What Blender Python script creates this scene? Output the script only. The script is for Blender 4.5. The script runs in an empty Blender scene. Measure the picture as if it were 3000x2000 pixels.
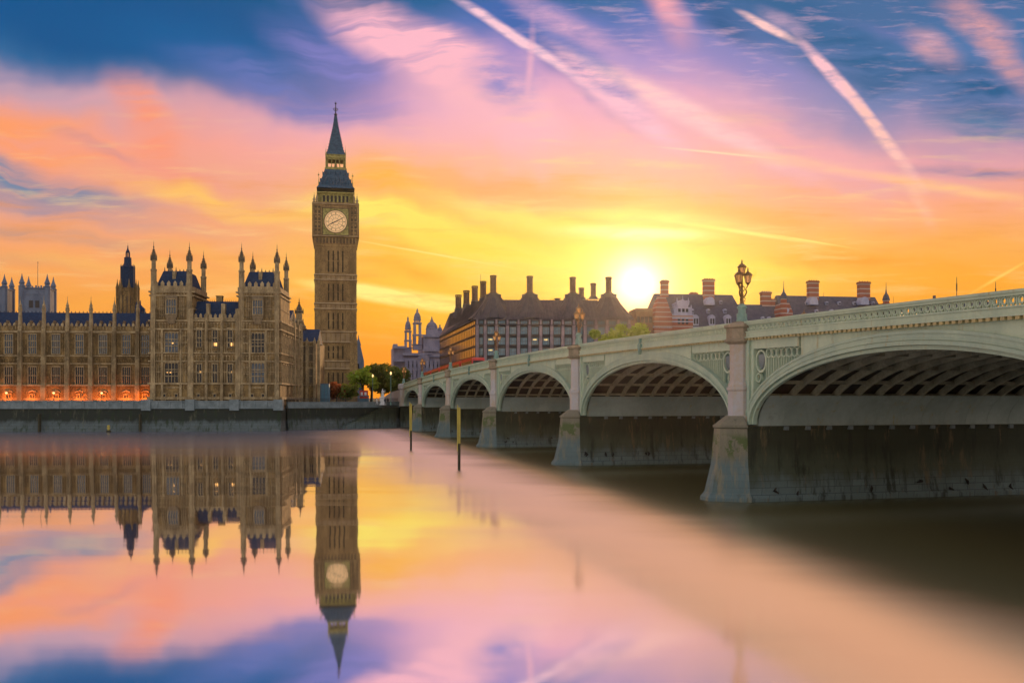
import bpy, bmesh, math, random
from mathutils import Vector, Matrix
random.seed(7)
C = bpy.context.scene.collection
R = math.radians
sc = bpy.context.scene

# ------------------------------------------------------------------ camera
F, CX, HY, CH = 2800.0, 1500.0, 1167.0, 7.23      # focal length, centre column, horizon row (3000 x 2000 frame), eye height
cam_d = bpy.data.cameras.new('camera'); cam = bpy.data.objects.new('camera', cam_d); C.objects.link(cam)
cam.location = (0, 0, CH); cam.rotation_euler = (R(90), 0, 0)
cam_d.sensor_width = 36; cam_d.lens = F / 3000 * 36; cam_d.shift_y = (HY - 1000) / 3000
cam_d.clip_end = 20000; cam_d.clip_start = 0.1
sc.camera = cam
sc.view_settings.view_transform = 'Standard'; sc.view_settings.look = 'None'
sc.view_settings.exposure = 0; sc.view_settings.gamma = 1
sc.cycles.max_bounces = 6; sc.cycles.glossy_bounces = 4; sc.cycles.diffuse_bounces = 3
sc.cycles.sample_clamp_indirect = 6

# ------------------------------------------------------------------ node helpers
def lin(c):
    if max(c) > 1.001: c = [x / 255 for x in c]
    return tuple((x / 12.92 if x <= .04045 else ((x + .055) / 1.055) ** 2.4) for x in c[:3]) + (1,)
class NT:
    def __init__(s, nt): s.nt = nt; s.n = nt.nodes; s.l = nt.links
    def put(s, sock, v):
        if isinstance(v, bpy.types.NodeSocket): s.l.new(v, sock)
        elif v is not None:
            try: sock.default_value = v
            except Exception:
                sock.default_value = v[:3]
    def math(s, op, a, b=None, c=None, clamp=False):
        n = s.n.new('ShaderNodeMath'); n.operation = op; n.use_clamp = clamp
        s.put(n.inputs[0], a)
        if b is not None: s.put(n.inputs[1], b)
        if c is not None: s.put(n.inputs[2], c)
        return n.outputs[0]
    def vm(s, op, a, b=None):
        n = s.n.new('ShaderNodeVectorMath'); n.operation = op; s.put(n.inputs[0], a)
        if b is not None: s.put(n.inputs[1], b)
        return n.outputs['Value'] if op in ('LENGTH', 'DOT_PRODUCT', 'DISTANCE') else n.outputs[0]
    def scale(s, a, f):
        n = s.n.new('ShaderNodeVectorMath'); n.operation = 'SCALE'; s.put(n.inputs[0], a); s.put(n.inputs['Scale'], f); return n.outputs[0]
    def map(s, v, loc=(0,0,0), rot=(0,0,0), sca=(1,1,1), typ='POINT'):
        n = s.n.new('ShaderNodeMapping'); n.vector_type = typ; s.put(n.inputs[0], v)
        n.inputs['Location'].default_value = loc; n.inputs['Rotation'].default_value = rot; n.inputs['Scale'].default_value = sca
        return n.outputs[0]
    def comb(s, x, y, z=0.0):
        n = s.n.new('ShaderNodeCombineXYZ'); s.put(n.inputs[0], x); s.put(n.inputs[1], y); s.put(n.inputs[2], z); return n.outputs[0]
    def sep(s, v):
        n = s.n.new('ShaderNodeSeparateXYZ'); s.put(n.inputs[0], v); return n.outputs
    def rng(s, v, a, b, c=0.0, d=1.0, smooth=True):
        n = s.n.new('ShaderNodeMapRange'); n.interpolation_type = 'SMOOTHSTEP' if smooth else 'LINEAR'
        s.put(n.inputs[0], v)
        for i, q in enumerate((a, b, c, d)): s.put(n.inputs[i + 1], q)
        return n.outputs[0]
    def noise(s, v, scale=1, det=3, rough=.5, col=False, dist=0.0):
        n = s.n.new('ShaderNodeTexNoise'); s.put(n.inputs['Vector'], v)
        n.inputs['Scale'].default_value = scale; n.inputs['Detail'].default_value = det
        n.inputs['Roughness'].default_value = rough; n.inputs['Distortion'].default_value = dist
        return n.outputs['Color'] if col else n.outputs['Fac']
    def mix(s, f, a, b, mode='MIX'):
        n = s.n.new('ShaderNodeMix'); n.data_type = 'RGBA'; n.blend_type = mode; n.clamp_factor = True
        s.put(n.inputs['Factor'], f); s.put(n.inputs['A'], a); s.put(n.inputs['B'], b)
        return n.outputs['Result']
    def ramp(s, f, stops, interp='LINEAR'):
        n = s.n.new('ShaderNodeValToRGB'); s.put(n.inputs[0], f); e = n.color_ramp.elements; n.color_ramp.interpolation = interp
        while len(e) < len(stops): e.new(.5)
        for q, (p, c) in zip(e, stops): q.position = p
        for q, (p, c) in zip(e, stops): q.color = c
        return n.outputs[0]

# ------------------------------------------------------------------ sky (a sunset sky laid out over world directions)
SUN_U, SUN_V = 369 / F, 338 / F
sun_dir = Vector((SUN_U, 1, SUN_V)).normalized()
sun_el = math.asin(sun_dir.z); sun_az = math.atan2(sun_dir.x, sun_dir.y)
w = bpy.data.worlds.new('World'); sc.world = w; w.use_nodes = True
T = NT(w.node_tree); T.n.clear()
d = T.n.new('ShaderNodeNewGeometry')
dirv = T.scale(d.outputs['Incoming'], -1.0)
tc = T.n.new('ShaderNodeTexCoord'); dirv = tc.outputs['Generated']
sx, sy, sz = T.sep(dirv)
az = T.math('ARCTAN2', sx, sy)
hyp = T.math('SQRT', T.math('ADD', T.math('MULTIPLY', sx, sx), T.math('MULTIPLY', sy, sy)))
V = T.math('DIVIDE', sz, T.math('MAXIMUM', hyp, .02))
az3 = T.math('MULTIPLY', T.math('POWER', T.math('ABSOLUTE', az), 3.0), T.math('SIGN', az))
U = T.math('ADD', az, T.math('MULTIPLY', az3, .38))
Uc = T.math('MINIMUM', T.math('ABSOLUTE', U), 1.0)
Vv = T.math('MULTIPLY', V, T.math('SQRT', T.math('MULTIPLY_ADD', Uc, Uc, 1.0)))
K = F / 3000 * 2.352
X = T.math('MULTIPLY_ADD', U, K, 1.176)
HD = HY / 1275.5
Y = T.math('MULTIPLY_ADD', Vv, -K, HD)
P0 = T.comb(X, Y, 0.0)
wn = T.noise(P0, 2.2, 4, .55, col=True)
warp = T.scale(T.vm('SUBTRACT', wn, (.5, .5, .5)), .22)
P = T.vm('ADD', P0, warp)
wn2 = T.noise(P0, 7, 3, .5, col=True)
Pf = T.vm('ADD', P0, T.scale(T.vm('SUBTRACT', wn2, (.5, .5, .5)), .016))
PX, PY, PZ = T.sep(P)
Lr = [(0, (16,84,130)), (.06, (24,96,148)), (.13, (58,112,160)), (.19, (140,135,172)), (.24, (214,160,172)), (.33, (246,160,140)), (.45, (238,163,135)), (.58, (249,166,102)), (.70, (250,166,68)), (.9, (250,150,40))]
Mr = [(0, (20,95,150)), (.06, (80,112,180)), (.15, (165,140,198)), (.24, (236,170,195)), (.33, (247,176,176)), (.43, (251,180,122)), (.52, (253,190,88)), (.62, (253,193,60)), (.72, (252,174,26)), (.85, (250,146,18))]
Rr = [(0, (60,105,155)), (.12, (75,118,172)), (.22, (110,128,178)), (.30, (180,145,175)), (.38, (226,160,168)), (.46, (249,166,130)), (.55, (251,172,82)), (.64, (251,166,38)), (.75, (250,150,14)), (.9, (248,140,12))]
rl = T.ramp(PY, [(p, lin(c)) for p, c in Lr]); rm = T.ramp(PY, [(p, lin(c)) for p, c in Mr]); rr = T.ramp(PY, [(p, lin(c)) for p, c in Rr])
col = T.mix(T.rng(PX, .35, .95), rl, rm)
col = T.mix(T.rng(PX, 1.45, 2.1), col, rr)
fib = T.noise(T.map(P, rot=(0, 0, R(-22)), sca=(1.6, 9, 1)), 1.6, 5, .6)
fib2 = T.noise(T.map(P, rot=(0, 0, R(-8)), sca=(1.3, 11, 1)), 1.8, 5, .6)
fine = T.noise(T.map(Pf, rot=(0, 0, R(-20)), sca=(3, 13, 1)), 3.5, 4, .62)
fm = T.rng(fib, .36, .58); fm2 = T.rng(fib2, .34, .60); ff = T.rng(fine, .25, .7)
MOD = {'n': None, 's': T.math('MULTIPLY_ADD', fm, .7, .3), 'h': T.math('MULTIPLY_ADD', fm2, .62, .38), 'f': T.math('MULTIPLY_ADD', ff, .7, .3)}
nblob = 0
def blob(cx, cy, lx, ly, ang, c, s=1.0, mod='s', src='w', inner=0.0, mode='MIX'):
    global col, P, Pf, P0, nblob
    nblob += 1
    if nblob % 18 == 0:      # chains the groups one after another, so few values are alive at a time
        tiny = T.scale(col, 1e-7); P = T.vm('ADD', P, tiny); Pf = T.vm('ADD', Pf, tiny); P0 = T.vm('ADD', P0, tiny)
    v = T.map({'w': P, 'f': Pf, 'r': P0}[src], loc=(cx, cy, 0), rot=(0, 0, R(ang)), sca=(lx, ly, 1), typ='TEXTURE')
    f = T.rng(T.vm('LENGTH', v), 1.0, inner, 0.0, s)
    if MOD[mod] is not None: f = T.math('MULTIPLY', f, MOD[mod])
    col = T.mix(f, col, lin(c), mode)
#BLOBS
blob(.30, .06, .95, .20, 7, (0,84,142), 1.3, 'n')
blob(.50, .13, .46, .12, 12, (0,92,152), 1.1, 'n')
blob(.66, .205, .40, .085, 15, (104,118,184), 1.0, 'h')
blob(.82, .15, .30, .10, 24, (136,130,200), .95, 'h')
blob(.88, .07, .30, .06, 22, (98,114,184), 1.0)
blob(.06, .22, .40, .06, 14, (196,160,176), .8, 'h')
blob(1.02, .155, .40, .095, 33, (252,184,200), 1.35, 'h', inner=.35)
blob(1.10, .27, .32, .12, 25, (247,180,192), 1.0, 'n')
blob(.07, .32, .40, .10, 12, (255,158,104), 1.15, 'h')
blob(.34, .30, .20, .07, 48, (253,150,116), 1.0, 'h')
blob(.22, .335, .16, .02, 16, (196,142,152), .9, 'h')
blob(.40, .40, .3, .04, 14, (246,150,130), .6)
blob(-.02, .395, .52, .055, 11, (112,134,164), 1.25, 'h', inner=.1)
blob(.05, .455, .50, .05, 9, (176,146,156), 1.0, 'h')
blob(.08, .53, .45, .035, 7, (196,150,132), .8)
blob(.02, .60, .30, .03, 5, (226,160,110), .6)
blob(.50, .45, .46, .045, 13, (255,194,98), 1.0, 'h')
blob(.30, .62, .4, .03, 6, (252,184,96), .7)
blob(.62, .52, .3, .03, 10, (246,160,110), .7)
blob(.88, .44, .26, .15, 10, (254,178,62), .95, 'h')
blob(1.00, .53, .46, .06, 13, (255,230,104), 1.5, 'h', inner=.2)
blob(1.20, .49, .34, .04, 9, (255,224,120), 1.1, 'h')
blob(1.26, .44, .34, .045, 5, (247,160,104), 1.0, 'h')
blob(1.05, .42, .2, .03, 8, (250,172,110), .8)
blob(.98, .625, .26, .034, 6, (240,152,20), 1.1, 'h')
blob(1.18, .67, .2, .03, 5, (246,158,18), .9)
blob(.93, .685, .32, .028, 9, (255,236,130), 1.6, 'h', 'f', inner=.2)
blob(.62, .60, .40, .035, 8, (254,184,84), .8)
blob(.60, .69, .40, .03, 6, (250,160,50), .7)
blob(1.12, .57, .40, .06, 10, (255,214,84), .9, 'h')
blob(1.15, .21, .13, .10, 30, (120,126,196), .95, 'f')
blob(1.22, .10, .42, .070, 33, (44,98,172), 1.25, 'h', inner=.1)
blob(1.34, .16, .24, .04, 35, (100,122,192), .9)
blob(1.30, .05, .22, .055, 20, (112,122,188), .8)
blob(1.40, .02, .10, .03, 10, (40,108,160), .9)
blob(1.20, .095, .32, .018, 33, (250,200,214), 1.35, 'f', 'f', inner=.15)
blob(1.30, .06, .22, .045, 28, (216,166,200), 1.0, 'f', 'f')
blob(1.41, .22, .26, .045, 38, (250,188,206), 1.3, 'f', 'f', inner=.2)
blob(1.48, .15, .26, .03, 14, (170,148,200), .7, 'f', 'f')
blob(1.60, .27, .40, .042, 27, (253,198,200), 1.3, 'f', 'f', inner=.15)
blob(1.43, .225, .08, .022, 10, (104,116,190), .9)
blob(1.54, .055, .13, .065, 50, (242,164,176), 1.1, 'h')
blob(1.66, .05, .12, .07, 30, (0,86,142), 1.1, 'h')
blob(1.92, .09, .34, .13, 26, (0,92,144), 1.2, 'h')
blob(1.72, .14, .28, .06, 20, (132,130,190), .85, 'h')
blob(2.22, .20, .38, .10, 13, (0,90,142), 1.25, 'h')
blob(2.30, .285, .22, .05, 5, (60,116,158), 1.0, 'h')
blob(2.06, .06, .2, .03, 20, (96,112,170), .7, 'f')
blob(2.27, .075, .20, .055, 42, (222,158,162), 1.1, 'f')
blob(2.14, .10, .12, .055, 38, (208,156,168), 1.0, 'f')
blob(2.33, .15, .14, .05, 35, (206,150,158), .9, 'f')
blob(2.0, .36, .40, .06, 12, (242,166,168), .8)
blob(2.24, .33, .24, .02, 3, (206,156,170), .8, 'h', 'f')
blob(2.26, .397, .28, .022, 3, (152,128,160), 1.1, 'h', 'f')
blob(2.14, .425, .42, .020, 9, (255,196,136), 1.0, 'h', 'f')
blob(1.85, .33, .34, .10, 12, (244,168,174), .7, 'h')
blob(1.62, .40, .30, .04, 8, (248,178,150), .7)
blob(1.86, .43, .26, .04, 8, (250,168,130), .8)
# vapour trails
blob(1.765, .062, .10, .014, 27, (255,202,198), 1.5, 'f', 'f', inner=.2)
blob(1.80, .050, .09, .030, 24, (196,162,190), .9, 'f', 'f')
blob(1.93, .19, .18, .021, 47, (250,192,202), 1.5, 'f', 'f', inner=.25)
blob(2.03, .31, .20, .021, 52, (254,194,184), 1.35, 'f', 'f', inner=.2)
blob(2.11, .45, .12, .026, 62, (253,190,160), .7, 'f', 'f')
blob(1.66, .352, .20, .0045, 5.5, (255,214,184), 1.0, 'n', 'r')
blob(1.82, .37, .26, .022, 8, (253,192,156), .9, 'f', 'f')
blob(1.70, .532, .26, .008, 8.5, (255,228,130), 1.0, 'n', 'r')
blob(1.86, .553, .14, .004, 9.5, (255,222,120), .8, 'n', 'r')
blob(1.50, .50, .34, .024, 4, (255,228,136), .9, 'h', 'f')
blob(1.00, .584, .26, .0036, 10, (255,222,130), 1.0, 'n', 'r')
blob(2.30, .635, .12, .006, -30, (255,206,90), .8, 'n', 'r')
blob(1.82, .50, .34, .035, 10, (251,166,84), .9)
blob(1.95, .60, .40, .04, 7, (247,152,22), .9)
blob(2.15, .66, .34, .03, 6, (250,170,40), .7)
blob(1.70, .60, .3, .03, 8, (255,196,50), .8)
blob(1.218, .15, .014, .15, 4, (240,176,196), .7, 'f', 'f')
veil = T.noise(T.map(Pf, rot=(0, 0, R(-30)), sca=(2.2, 16, 1)), 3.0, 5, .65)
veil2 = T.noise(T.map(Pf, rot=(0, 0, R(-12)), sca=(1.4, 12, 1)), 2.4, 5, .6)
vf = T.math('MULTIPLY', T.math('MULTIPLY', T.rng(veil, .5, .72), T.rng(PX, 1.0, 1.35)), T.rng(PY, .42, .1))
col = T.mix(T.math('MULTIPLY', vf, .32), col, lin((246, 190, 205)))
vf2 = T.math('MULTIPLY', T.rng(veil2, .52, .74), T.math('MULTIPLY', T.rng(PY, .2, .4), T.rng(PY, .9, .6)))
col = T.mix(T.math('MULTIPLY', vf2, .45), col, lin((255, 214, 140)))
vf3 = T.math('MULTIPLY', T.rng(veil2, .48, .30), T.math('MULTIPLY', T.rng(PY, .3, .45), T.rng(PY, .95, .7)))
col = T.mix(T.math('MULTIPLY', vf3, .35), col, lin((238, 148, 60)))
# sun glow
blob(1.36, .60, .66, .21, 4, (255,206,44), .85, 'h')
blob(1.47, .61, .34, .20, 4, (255,224,82), .85, 'h')
blob(1.47, .535, .26, .026, 2, (255,246,160), 1.1, 'h', 'f')
gs = T.vm('DOT_PRODUCT', T.vm('NORMALIZE', dirv), tuple(sun_dir))
ang = T.math('ARCCOSINE', T.math('MINIMUM', gs, 1.0))
g1 = T.math('EXPONENT', T.math('MULTIPLY', T.math('POWER', T.math('DIVIDE', ang, .032), 1.05), -1.0))
g2 = T.math('EXPONENT', T.math('MULTIPLY', T.math('POWER', T.math('DIVIDE', ang, .020), 1.3), -1.0))
lp = T.scale(T.comb(.8, .62, .22), g1)
lp2 = T.scale(T.comb(1.2, 1.1, 1.3), g2)
# the eastern half of the sky, behind the viewer: pale lavender dusk, deep blue overhead
back = T.ramp(T.rng(sz, 0, 1, smooth=False), [(0, (1.15,.90,.70,1)), (.2, (1.15,.98,.86,1)), (.5, (.75,.76,.82,1)), (1, (.22,.36,.55,1))])
fb = T.rng(sy, .45, -.25)
front_top = T.rng(V, .45, 1.1)
col = T.mix(front_top, col, (.05, .17, .36, 1))
# unseen peach cloud above the frame, added for the river to reflect
oh = T.math('MULTIPLY', T.math('MULTIPLY', T.rng(V, .46, .56), T.rng(V, 1.9, 1.3)), T.math('MULTIPLY_ADD', fib2, .5, .6))
col = T.mix(oh, col, (1.2, .56, .25, 1))
col = T.mix(fb, col, back)
col = T.vm('ADD', T.vm('ADD', col, lp), lp2)
low = T.rng(sz, -.02, -.10)
col = T.mix(low, col, (.10, .08, .06, 1))
nsk = T.n.new('ShaderNodeTexSky'); nsk.sky_type = 'NISHITA'; nsk.sun_disc = False; nsk.sun_elevation = sun_el; nsk.sun_rotation = sun_az
bg = T.n.new('ShaderNodeBackground'); bg2 = T.n.new('ShaderNodeBackground'); ad = T.n.new('ShaderNodeAddShader'); wo = T.n.new('ShaderNodeOutputWorld')
T.put(bg.inputs[0], col); bg.inputs[1].default_value = 1.0
T.put(bg2.inputs[0], nsk.outputs[0]); bg2.inputs[1].default_value = 0.002
T.l.new(bg.outputs[0], ad.inputs[0]); T.l.new(bg2.outputs[0], ad.inputs[1]); T.l.new(ad.outputs[0], wo.inputs[0])
w.cycles.sampling_method = 'MANUAL'; w.cycles.sample_map_resolution = 512

sl = bpy.data.lights.new('sun', 'SUN'); so = bpy.data.objects.new('sun', sl); C.objects.link(so)
sl.energy = 2.2; sl.angle = R(.6); sl.color = (1.0, .58, .26)
so.rotation_euler = (-sun_dir).to_track_quat('-Z', 'Y').to_euler(); so.location = (60, 400, 80)
# ------------------------------------------------------------------ materials
def P_mat(name):
    m = bpy.data.materials.new(name); m.use_nodes = True
    t = NT(m.node_tree); b = t.n['Principled BSDF']
    return m, t, b
def mat(name, c, rough=.7, c2=None, scale=1.0, bump=0.0, bscale=None, metal=0.0, spec=.5, streak=1.0, speck=0.0, det=5, sscale=2.2, drip=None):
    m, t, b = P_mat(name)
    b.inputs['Roughness'].default_value = rough; b.inputs['Metallic'].default_value = metal
    b.inputs['Specular IOR Level'].default_value = spec
    co = t.n.new('ShaderNodeTexCoord').outputs['Object']
    if c2 is None: c2 = tuple(x * .72 for x in c)
    v = t.map(co, sca=(1, 1, 1 / streak))
    n1 = t.noise(v, scale, det, .6)
    n2 = t.noise(co, scale * 7, 3, .6)
    f = t.rng(t.math('ADD', t.math('MULTIPLY', n1, .75), t.math('MULTIPLY', n2, .25)), .36, .64)
    cc = t.mix(f, tuple(c) + (1,), tuple(c2) + (1,))
    if drip:
        dn = t.noise(t.map(co, sca=(1.6, 1.6, .12)), 1.5, 5, .7); dm = t.noise(co, .35, 2, .5)
        cc = t.mix(t.math('MULTIPLY', t.rng(dn, .54, .70), t.rng(dm, .42, .58, 0, .8)), cc, tuple(drip) + (1,))
        gn = t.noise(co, 1.1, 6, .7); cc = t.mix(t.rng(gn, .55, .72, 0, .35), cc, (.16, .16, .11, 1))
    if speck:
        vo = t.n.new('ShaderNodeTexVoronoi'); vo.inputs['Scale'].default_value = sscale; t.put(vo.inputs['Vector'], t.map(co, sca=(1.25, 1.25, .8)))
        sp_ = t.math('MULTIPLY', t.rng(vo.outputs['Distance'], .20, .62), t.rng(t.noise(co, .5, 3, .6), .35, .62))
        cc = t.mix(t.math('MULTIPLY', sp_, speck), cc, tuple(x * .28 for x in c) + (1,))  # dark cells painted for the shade in carved relief
    t.put(b.inputs['Base Color'], cc)
    rn = t.math('MULTIPLY_ADD', n2, .25, rough - .12, clamp=True); t.put(b.inputs['Roughness'], rn)
    if bump:
        bn = t.n.new('ShaderNodeBump'); bn.inputs['Strength'].default_value = bump; bn.inputs['Distance'].default_value = .05
        t.put(bn.inputs['Height'], t.noise(co, bscale or scale * 5, 4, .65)); t.l.new(bn.outputs[0], b.inputs['Normal'])
    return m
def emit(name, c, s):
    m, t, b = P_mat(name); b.inputs['Base Color'].default_value = tuple(c) + (1,)
    b.inputs['Emission Color'].default_value = tuple(c) + (1,); b.inputs['Emission Strength'].default_value = s
    return m
def masonry(name, c, c2, bw, bh, joint=(.08, .07, .06), rough=.85, stain=None, zlo=None, axis='x', jamt=.6, moss=None):
    """coursed blocks with joints, drips and stains; zlo lists (z, colour, softness) bands read upward"""
    m, t, b = P_mat(name)
    co = t.n.new('ShaderNodeTexCoord').outputs['Object']
    x, y, z = t.sep(co)
    vv = t.comb(t.math('ADD', x, y), z, 0.0)
    br = t.n.new('ShaderNodeTexBrick'); t.put(br.inputs['Vector'], vv)
    br.inputs['Scale'].default_value = 1; br.inputs['Brick Width'].default_value = bw; br.inputs['Row Height'].default_value = bh
    br.inputs['Mortar Size'].default_value = .025; br.inputs['Mortar Smooth'].default_value = .3
    br.inputs['Color1'].default_value = tuple(c) + (1,); br.inputs['Color2'].default_value = tuple(c2) + (1,); br.inputs['Mortar'].default_value = tuple(joint) + (1,)
    plain = t.mix(t.noise(co, .8, 4, .6), tuple(c) + (1,), tuple(c2) + (1,))
    cc = t.mix(jamt, plain, br.outputs['Color'])
    if zlo:
        wz = t.math('ADD', z, t.math('MULTIPLY_ADD', t.noise(t.map(co, sca=(1, 1, .3)), .9, 5, .65), 2.4, -1.2))
        for (zz, bc, so_) in zlo:
            cc = t.mix(t.math('MULTIPLY', t.rng(wz, zz - so_, zz + so_), .93), cc, tuple(bc) + (1,))
    if stain:
        dn = t.noise(t.map(co, sca=(1.2, 1.2, .16)), 1.1, 6, .7)
        cc = t.mix(t.rng(dn, .50, .66, 0, .85), cc, tuple(stain[0]) + (1,))
        if len(stain) > 1:
            d2 = t.noise(t.map(co, loc=(7, 3, 1), sca=(1.5, 1.5, .25)), .8, 6, .75)
            cc = t.mix(t.rng(d2, .56, .68, 0, .75), cc, tuple(stain[1]) + (1,))
    if moss:
        mn = t.noise(t.map(co, loc=(3, 8, 2)), .9, 6, .7)
        mk = t.math('MULTIPLY', t.rng(mn, .47, .53), t.math('MULTIPLY', t.rng(z, 2.7, 3.5), t.rng(z, 4.9, 4.3)))
        cc = t.mix(t.math('MULTIPLY', mk, .9), cc, tuple(moss) + (1,))
    t.put(b.inputs['Base Color'], cc); b.inputs['Roughness'].default_value = rough
    bn = t.n.new('ShaderNodeBump'); bn.inputs['Strength'].default_value = .5; bn.inputs['Distance'].default_value = .04
    t.put(bn.inputs['Height'], t.math('ADD', t.noise(co, 6, 4, .7), t.math('MULTIPLY', br.outputs['Fac'], -.6))); t.l.new(bn.outputs[0], b.inputs['Normal'])
    return m
M = {}
M['stone'] = mat('honey_limestone', (.36, .235, .085), .85, (.14, .085, .03), .45, .5, 3, streak=3, speck=0.85)  # wall stone darkened: shade of the recesses put into its colour
M['stone_l'] = mat('pale_limestone', (.46, .34, .175), .85, (.25, .175, .085), .7, .4, 4, streak=2, speck=0.55)  # trim stone lightened so ribs stand out from the painted recess shade
M['stone_d'] = mat('carved_limestone', (.24, .17, .09), .9, (.12, .085, .045), 1.5, .6, 5)
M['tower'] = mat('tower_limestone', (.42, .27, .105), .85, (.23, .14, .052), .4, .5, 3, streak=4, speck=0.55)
M['tower_l'] = mat('tower_trim', (.44, .31, .16), .85, (.28, .19, .10), .5, .4, 4)
M['tower_d'] = mat('dark_trim_and_recess_shade', (.16, .11, .055), .9, (.09, .06, .03), 1.2)  # recess shade put into a darker stone; dial trim uses it too
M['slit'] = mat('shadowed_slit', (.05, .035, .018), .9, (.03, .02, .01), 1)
M['gilt'] = mat('gilded_stone', (.42, .36, .10), .55, (.20, .17, .05), 1.5, .4, 6, metal=.25)
M['slate'] = mat('iron_roof_tiles', (.022, .05, .105), .8, (.012, .026, .06), 2.5, .5, 9, spec=.15)
M['capst'] = mat('silhouette_turret_stone', (.16, .12, .07), .9, (.075, .06, .042), 1.5, .5, 5)  # cap stone darkened to read as a silhouette against the bright sky
M['slate_t'] = mat('tower_iron_roof', (.045, .11, .165), .7, (.02, .05, .085), 1.6, .6, 6, spec=.2)
M['glass'] = mat('old_window_glass', (.014, .017, .022), .2, (.006, .007, .009), 1.2, spec=.35)
M['glass_b'] = mat('sky_blue_leaded_glass', (.055, .085, .115), .25, (.02, .032, .045), 1.6, spec=.6)  # upper panes: reflected sky put into the glass colour
M['lit'] = emit('lit_window', (1.0, .50, .14), 1.6)
M['litdim'] = emit('office_ceiling_light', (1.0, .72, .25), .8)
M['lit_o'] = emit('lamp_globe', (1.0, .62, .25), 1.8)
M['clock'] = emit('opal_clock_glass', (1.0, .60, .28), .50); M['clock'].node_tree.nodes['Principled BSDF'].inputs['Base Color'].default_value = (.42, .26, .12, 1)
M['black'] = mat('black_paint', (.012, .012, .014), .5, (.02, .02, .02), 4)
M['iron'] = mat('dark_ironwork', (.03, .03, .03), .5, (.05, .045, .04), 4, metal=.3)
M['wall_river'] = masonry('river_wall_granite', (.11, .135, .13), (.075, .09, .085), 1.9, .62, joint=(.02,.022,.018), zlo=[(2.2, (.014, .018, .009), .6)], stain=[(.02, .034, .010), (.12, .115, .07)])
M['parapet_w'] = mat('terrace_parapet_stone', (.20, .235, .235), .85, (.12, .15, .15), .7, .4, 5)
M['cut'] = masonry('cutwater_granite', (.13, .185, .185), (.095, .14, .135), 1.2, .48, (.08,.10,.095), stain=[(.24, .21, .13), (.07, .08, .05)], zlo=[(2.9, (.19, .165, .11), .5)], jamt=.35, moss=(.075, .11, .025))
M['pier'] = masonry('wet_pier_granite', (.15, .20, .19), (.10, .135, .125), 1.3, .48, (.02,.025,.022), stain=[(.018, .022, .010), (.16, .12, .06)], zlo=[(1.5, (.065, .075, .04), .8), (3.1, (.034, .038, .018), .8)])
M['moss'] = mat('green_algae', (.075, .105, .022), .95, (.04, .06, .015), 3, .8, 12)
M['shaft'] = mat('weathered_granite', (.42, .41, .42), .8, (.42, .33, .23), .55, .35, 7, streak=2.5)
M['cap'] = mat('stained_capital_stone', (.32, .25, .17), .85, (.18, .15, .09), .9, .4, 7)
M['green'] = mat('pale_green_paint', (.47, .56, .40), .5, (.37, .47, .35), .5, .08, 8, streak=3, drip=(.34, .29, .12))
M['green_r'] = mat('moulded_green_paint', (.39, .49, .36), .5, (.30, .40, .31), .7, .1, 8, streak=2, drip=(.34, .29, .12))
M['green_t'] = mat('teal_green_paint', (.20, .33, .27), .55, (.13, .24, .20), .7, .1, 8)
M['green_p'] = mat('panel_grey_green_paint', (.36, .43, .39), .55, (.27, .33, .29), .4, .1, 8, streak=2, drip=(.34, .29, .12))
M['rib'] = mat('grimy_rib_paint', (.32, .31, .21), .7, (.17, .17, .115), .6, .2, 8)
M['dark_u'] = mat('dark_underside', (.018, .018, .012), .95, (.008, .008, .006), .8, .3, 6)  # near-black base colour for the deck soffit and pier cores
M['gold_d'] = mat('gilded_dentil_paint', (.48, .38, .16), .55, (.32, .27, .13), 1.5)
M['asph'] = mat('asphalt', (.05, .05, .052), .9, (.04, .04, .04), 2, .3, 20)
M['pave'] = mat('paving', (.16, .15, .14), .9, (.11, .105, .10), 1, .3, 9)
M['ground'] = mat('city_ground', (.10, .095, .085), .95, (.06, .065, .05), .2)
M['white_p'] = mat('white_paint', (.75, .73, .70), .5, (.6, .58, .56), 2)
M['red_p'] = mat('red_vehicle_paint', (.55, .02, .015), .3, (.42, .015, .012), 1)
M['tyre'] = mat('rubber', (.02, .02, .02), .9)
M['bronze'] = mat('bronze_roof_sheet', (.095, .080, .078), .5, (.052, .045, .046), .8, .25, 6, metal=.35, streak=4)
M['bronze_d'] = mat('bronze_frames', (.05, .042, .036), .55, (.03, .026, .022), 1, metal=.4)
M['stack'] = mat('bronze_chimney', (.17, .095, .055), .6, (.10, .055, .03), 1.2, .3, 8, metal=.2)
M['pinkst'] = mat('pink_sandstone_column', (.30, .23, .24), .8, (.22, .17, .18), .8, .3, 8)
M['oglass'] = mat('office_glass', (.10, .20, .26), .12, (.045, .10, .14), .9, spec=1.0, metal=.25)  # blue base colour stands in for the sky mirrored in the panes
M['aglass'] = mat('sunset_amber_glass', (.16, .085, .03), .12, (.07, .04, .015), .9, spec=1.0, metal=.2)  # amber base colour stands in for the sunset mirrored in the panes
M['pale'] = mat('cool_cast_portland_stone', (.30, .28, .36), .85, (.19, .18, .25), .35, .3, 4, streak=2)  # lavender cast of the cool ambient light put into the stone colour
M['pale_d'] = mat('lead_dome', (.17, .17, .24), .7, (.12, .12, .18), 1)
M['church'] = mat('church_stone', (.15, .185, .25), .85, (.09, .12, .18), .4, .3, 4, streak=2)
M['brown'] = mat('brown_brick', (.17, .09, .05), .9, (.11, .06, .035), .6, .3, 8)
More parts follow.
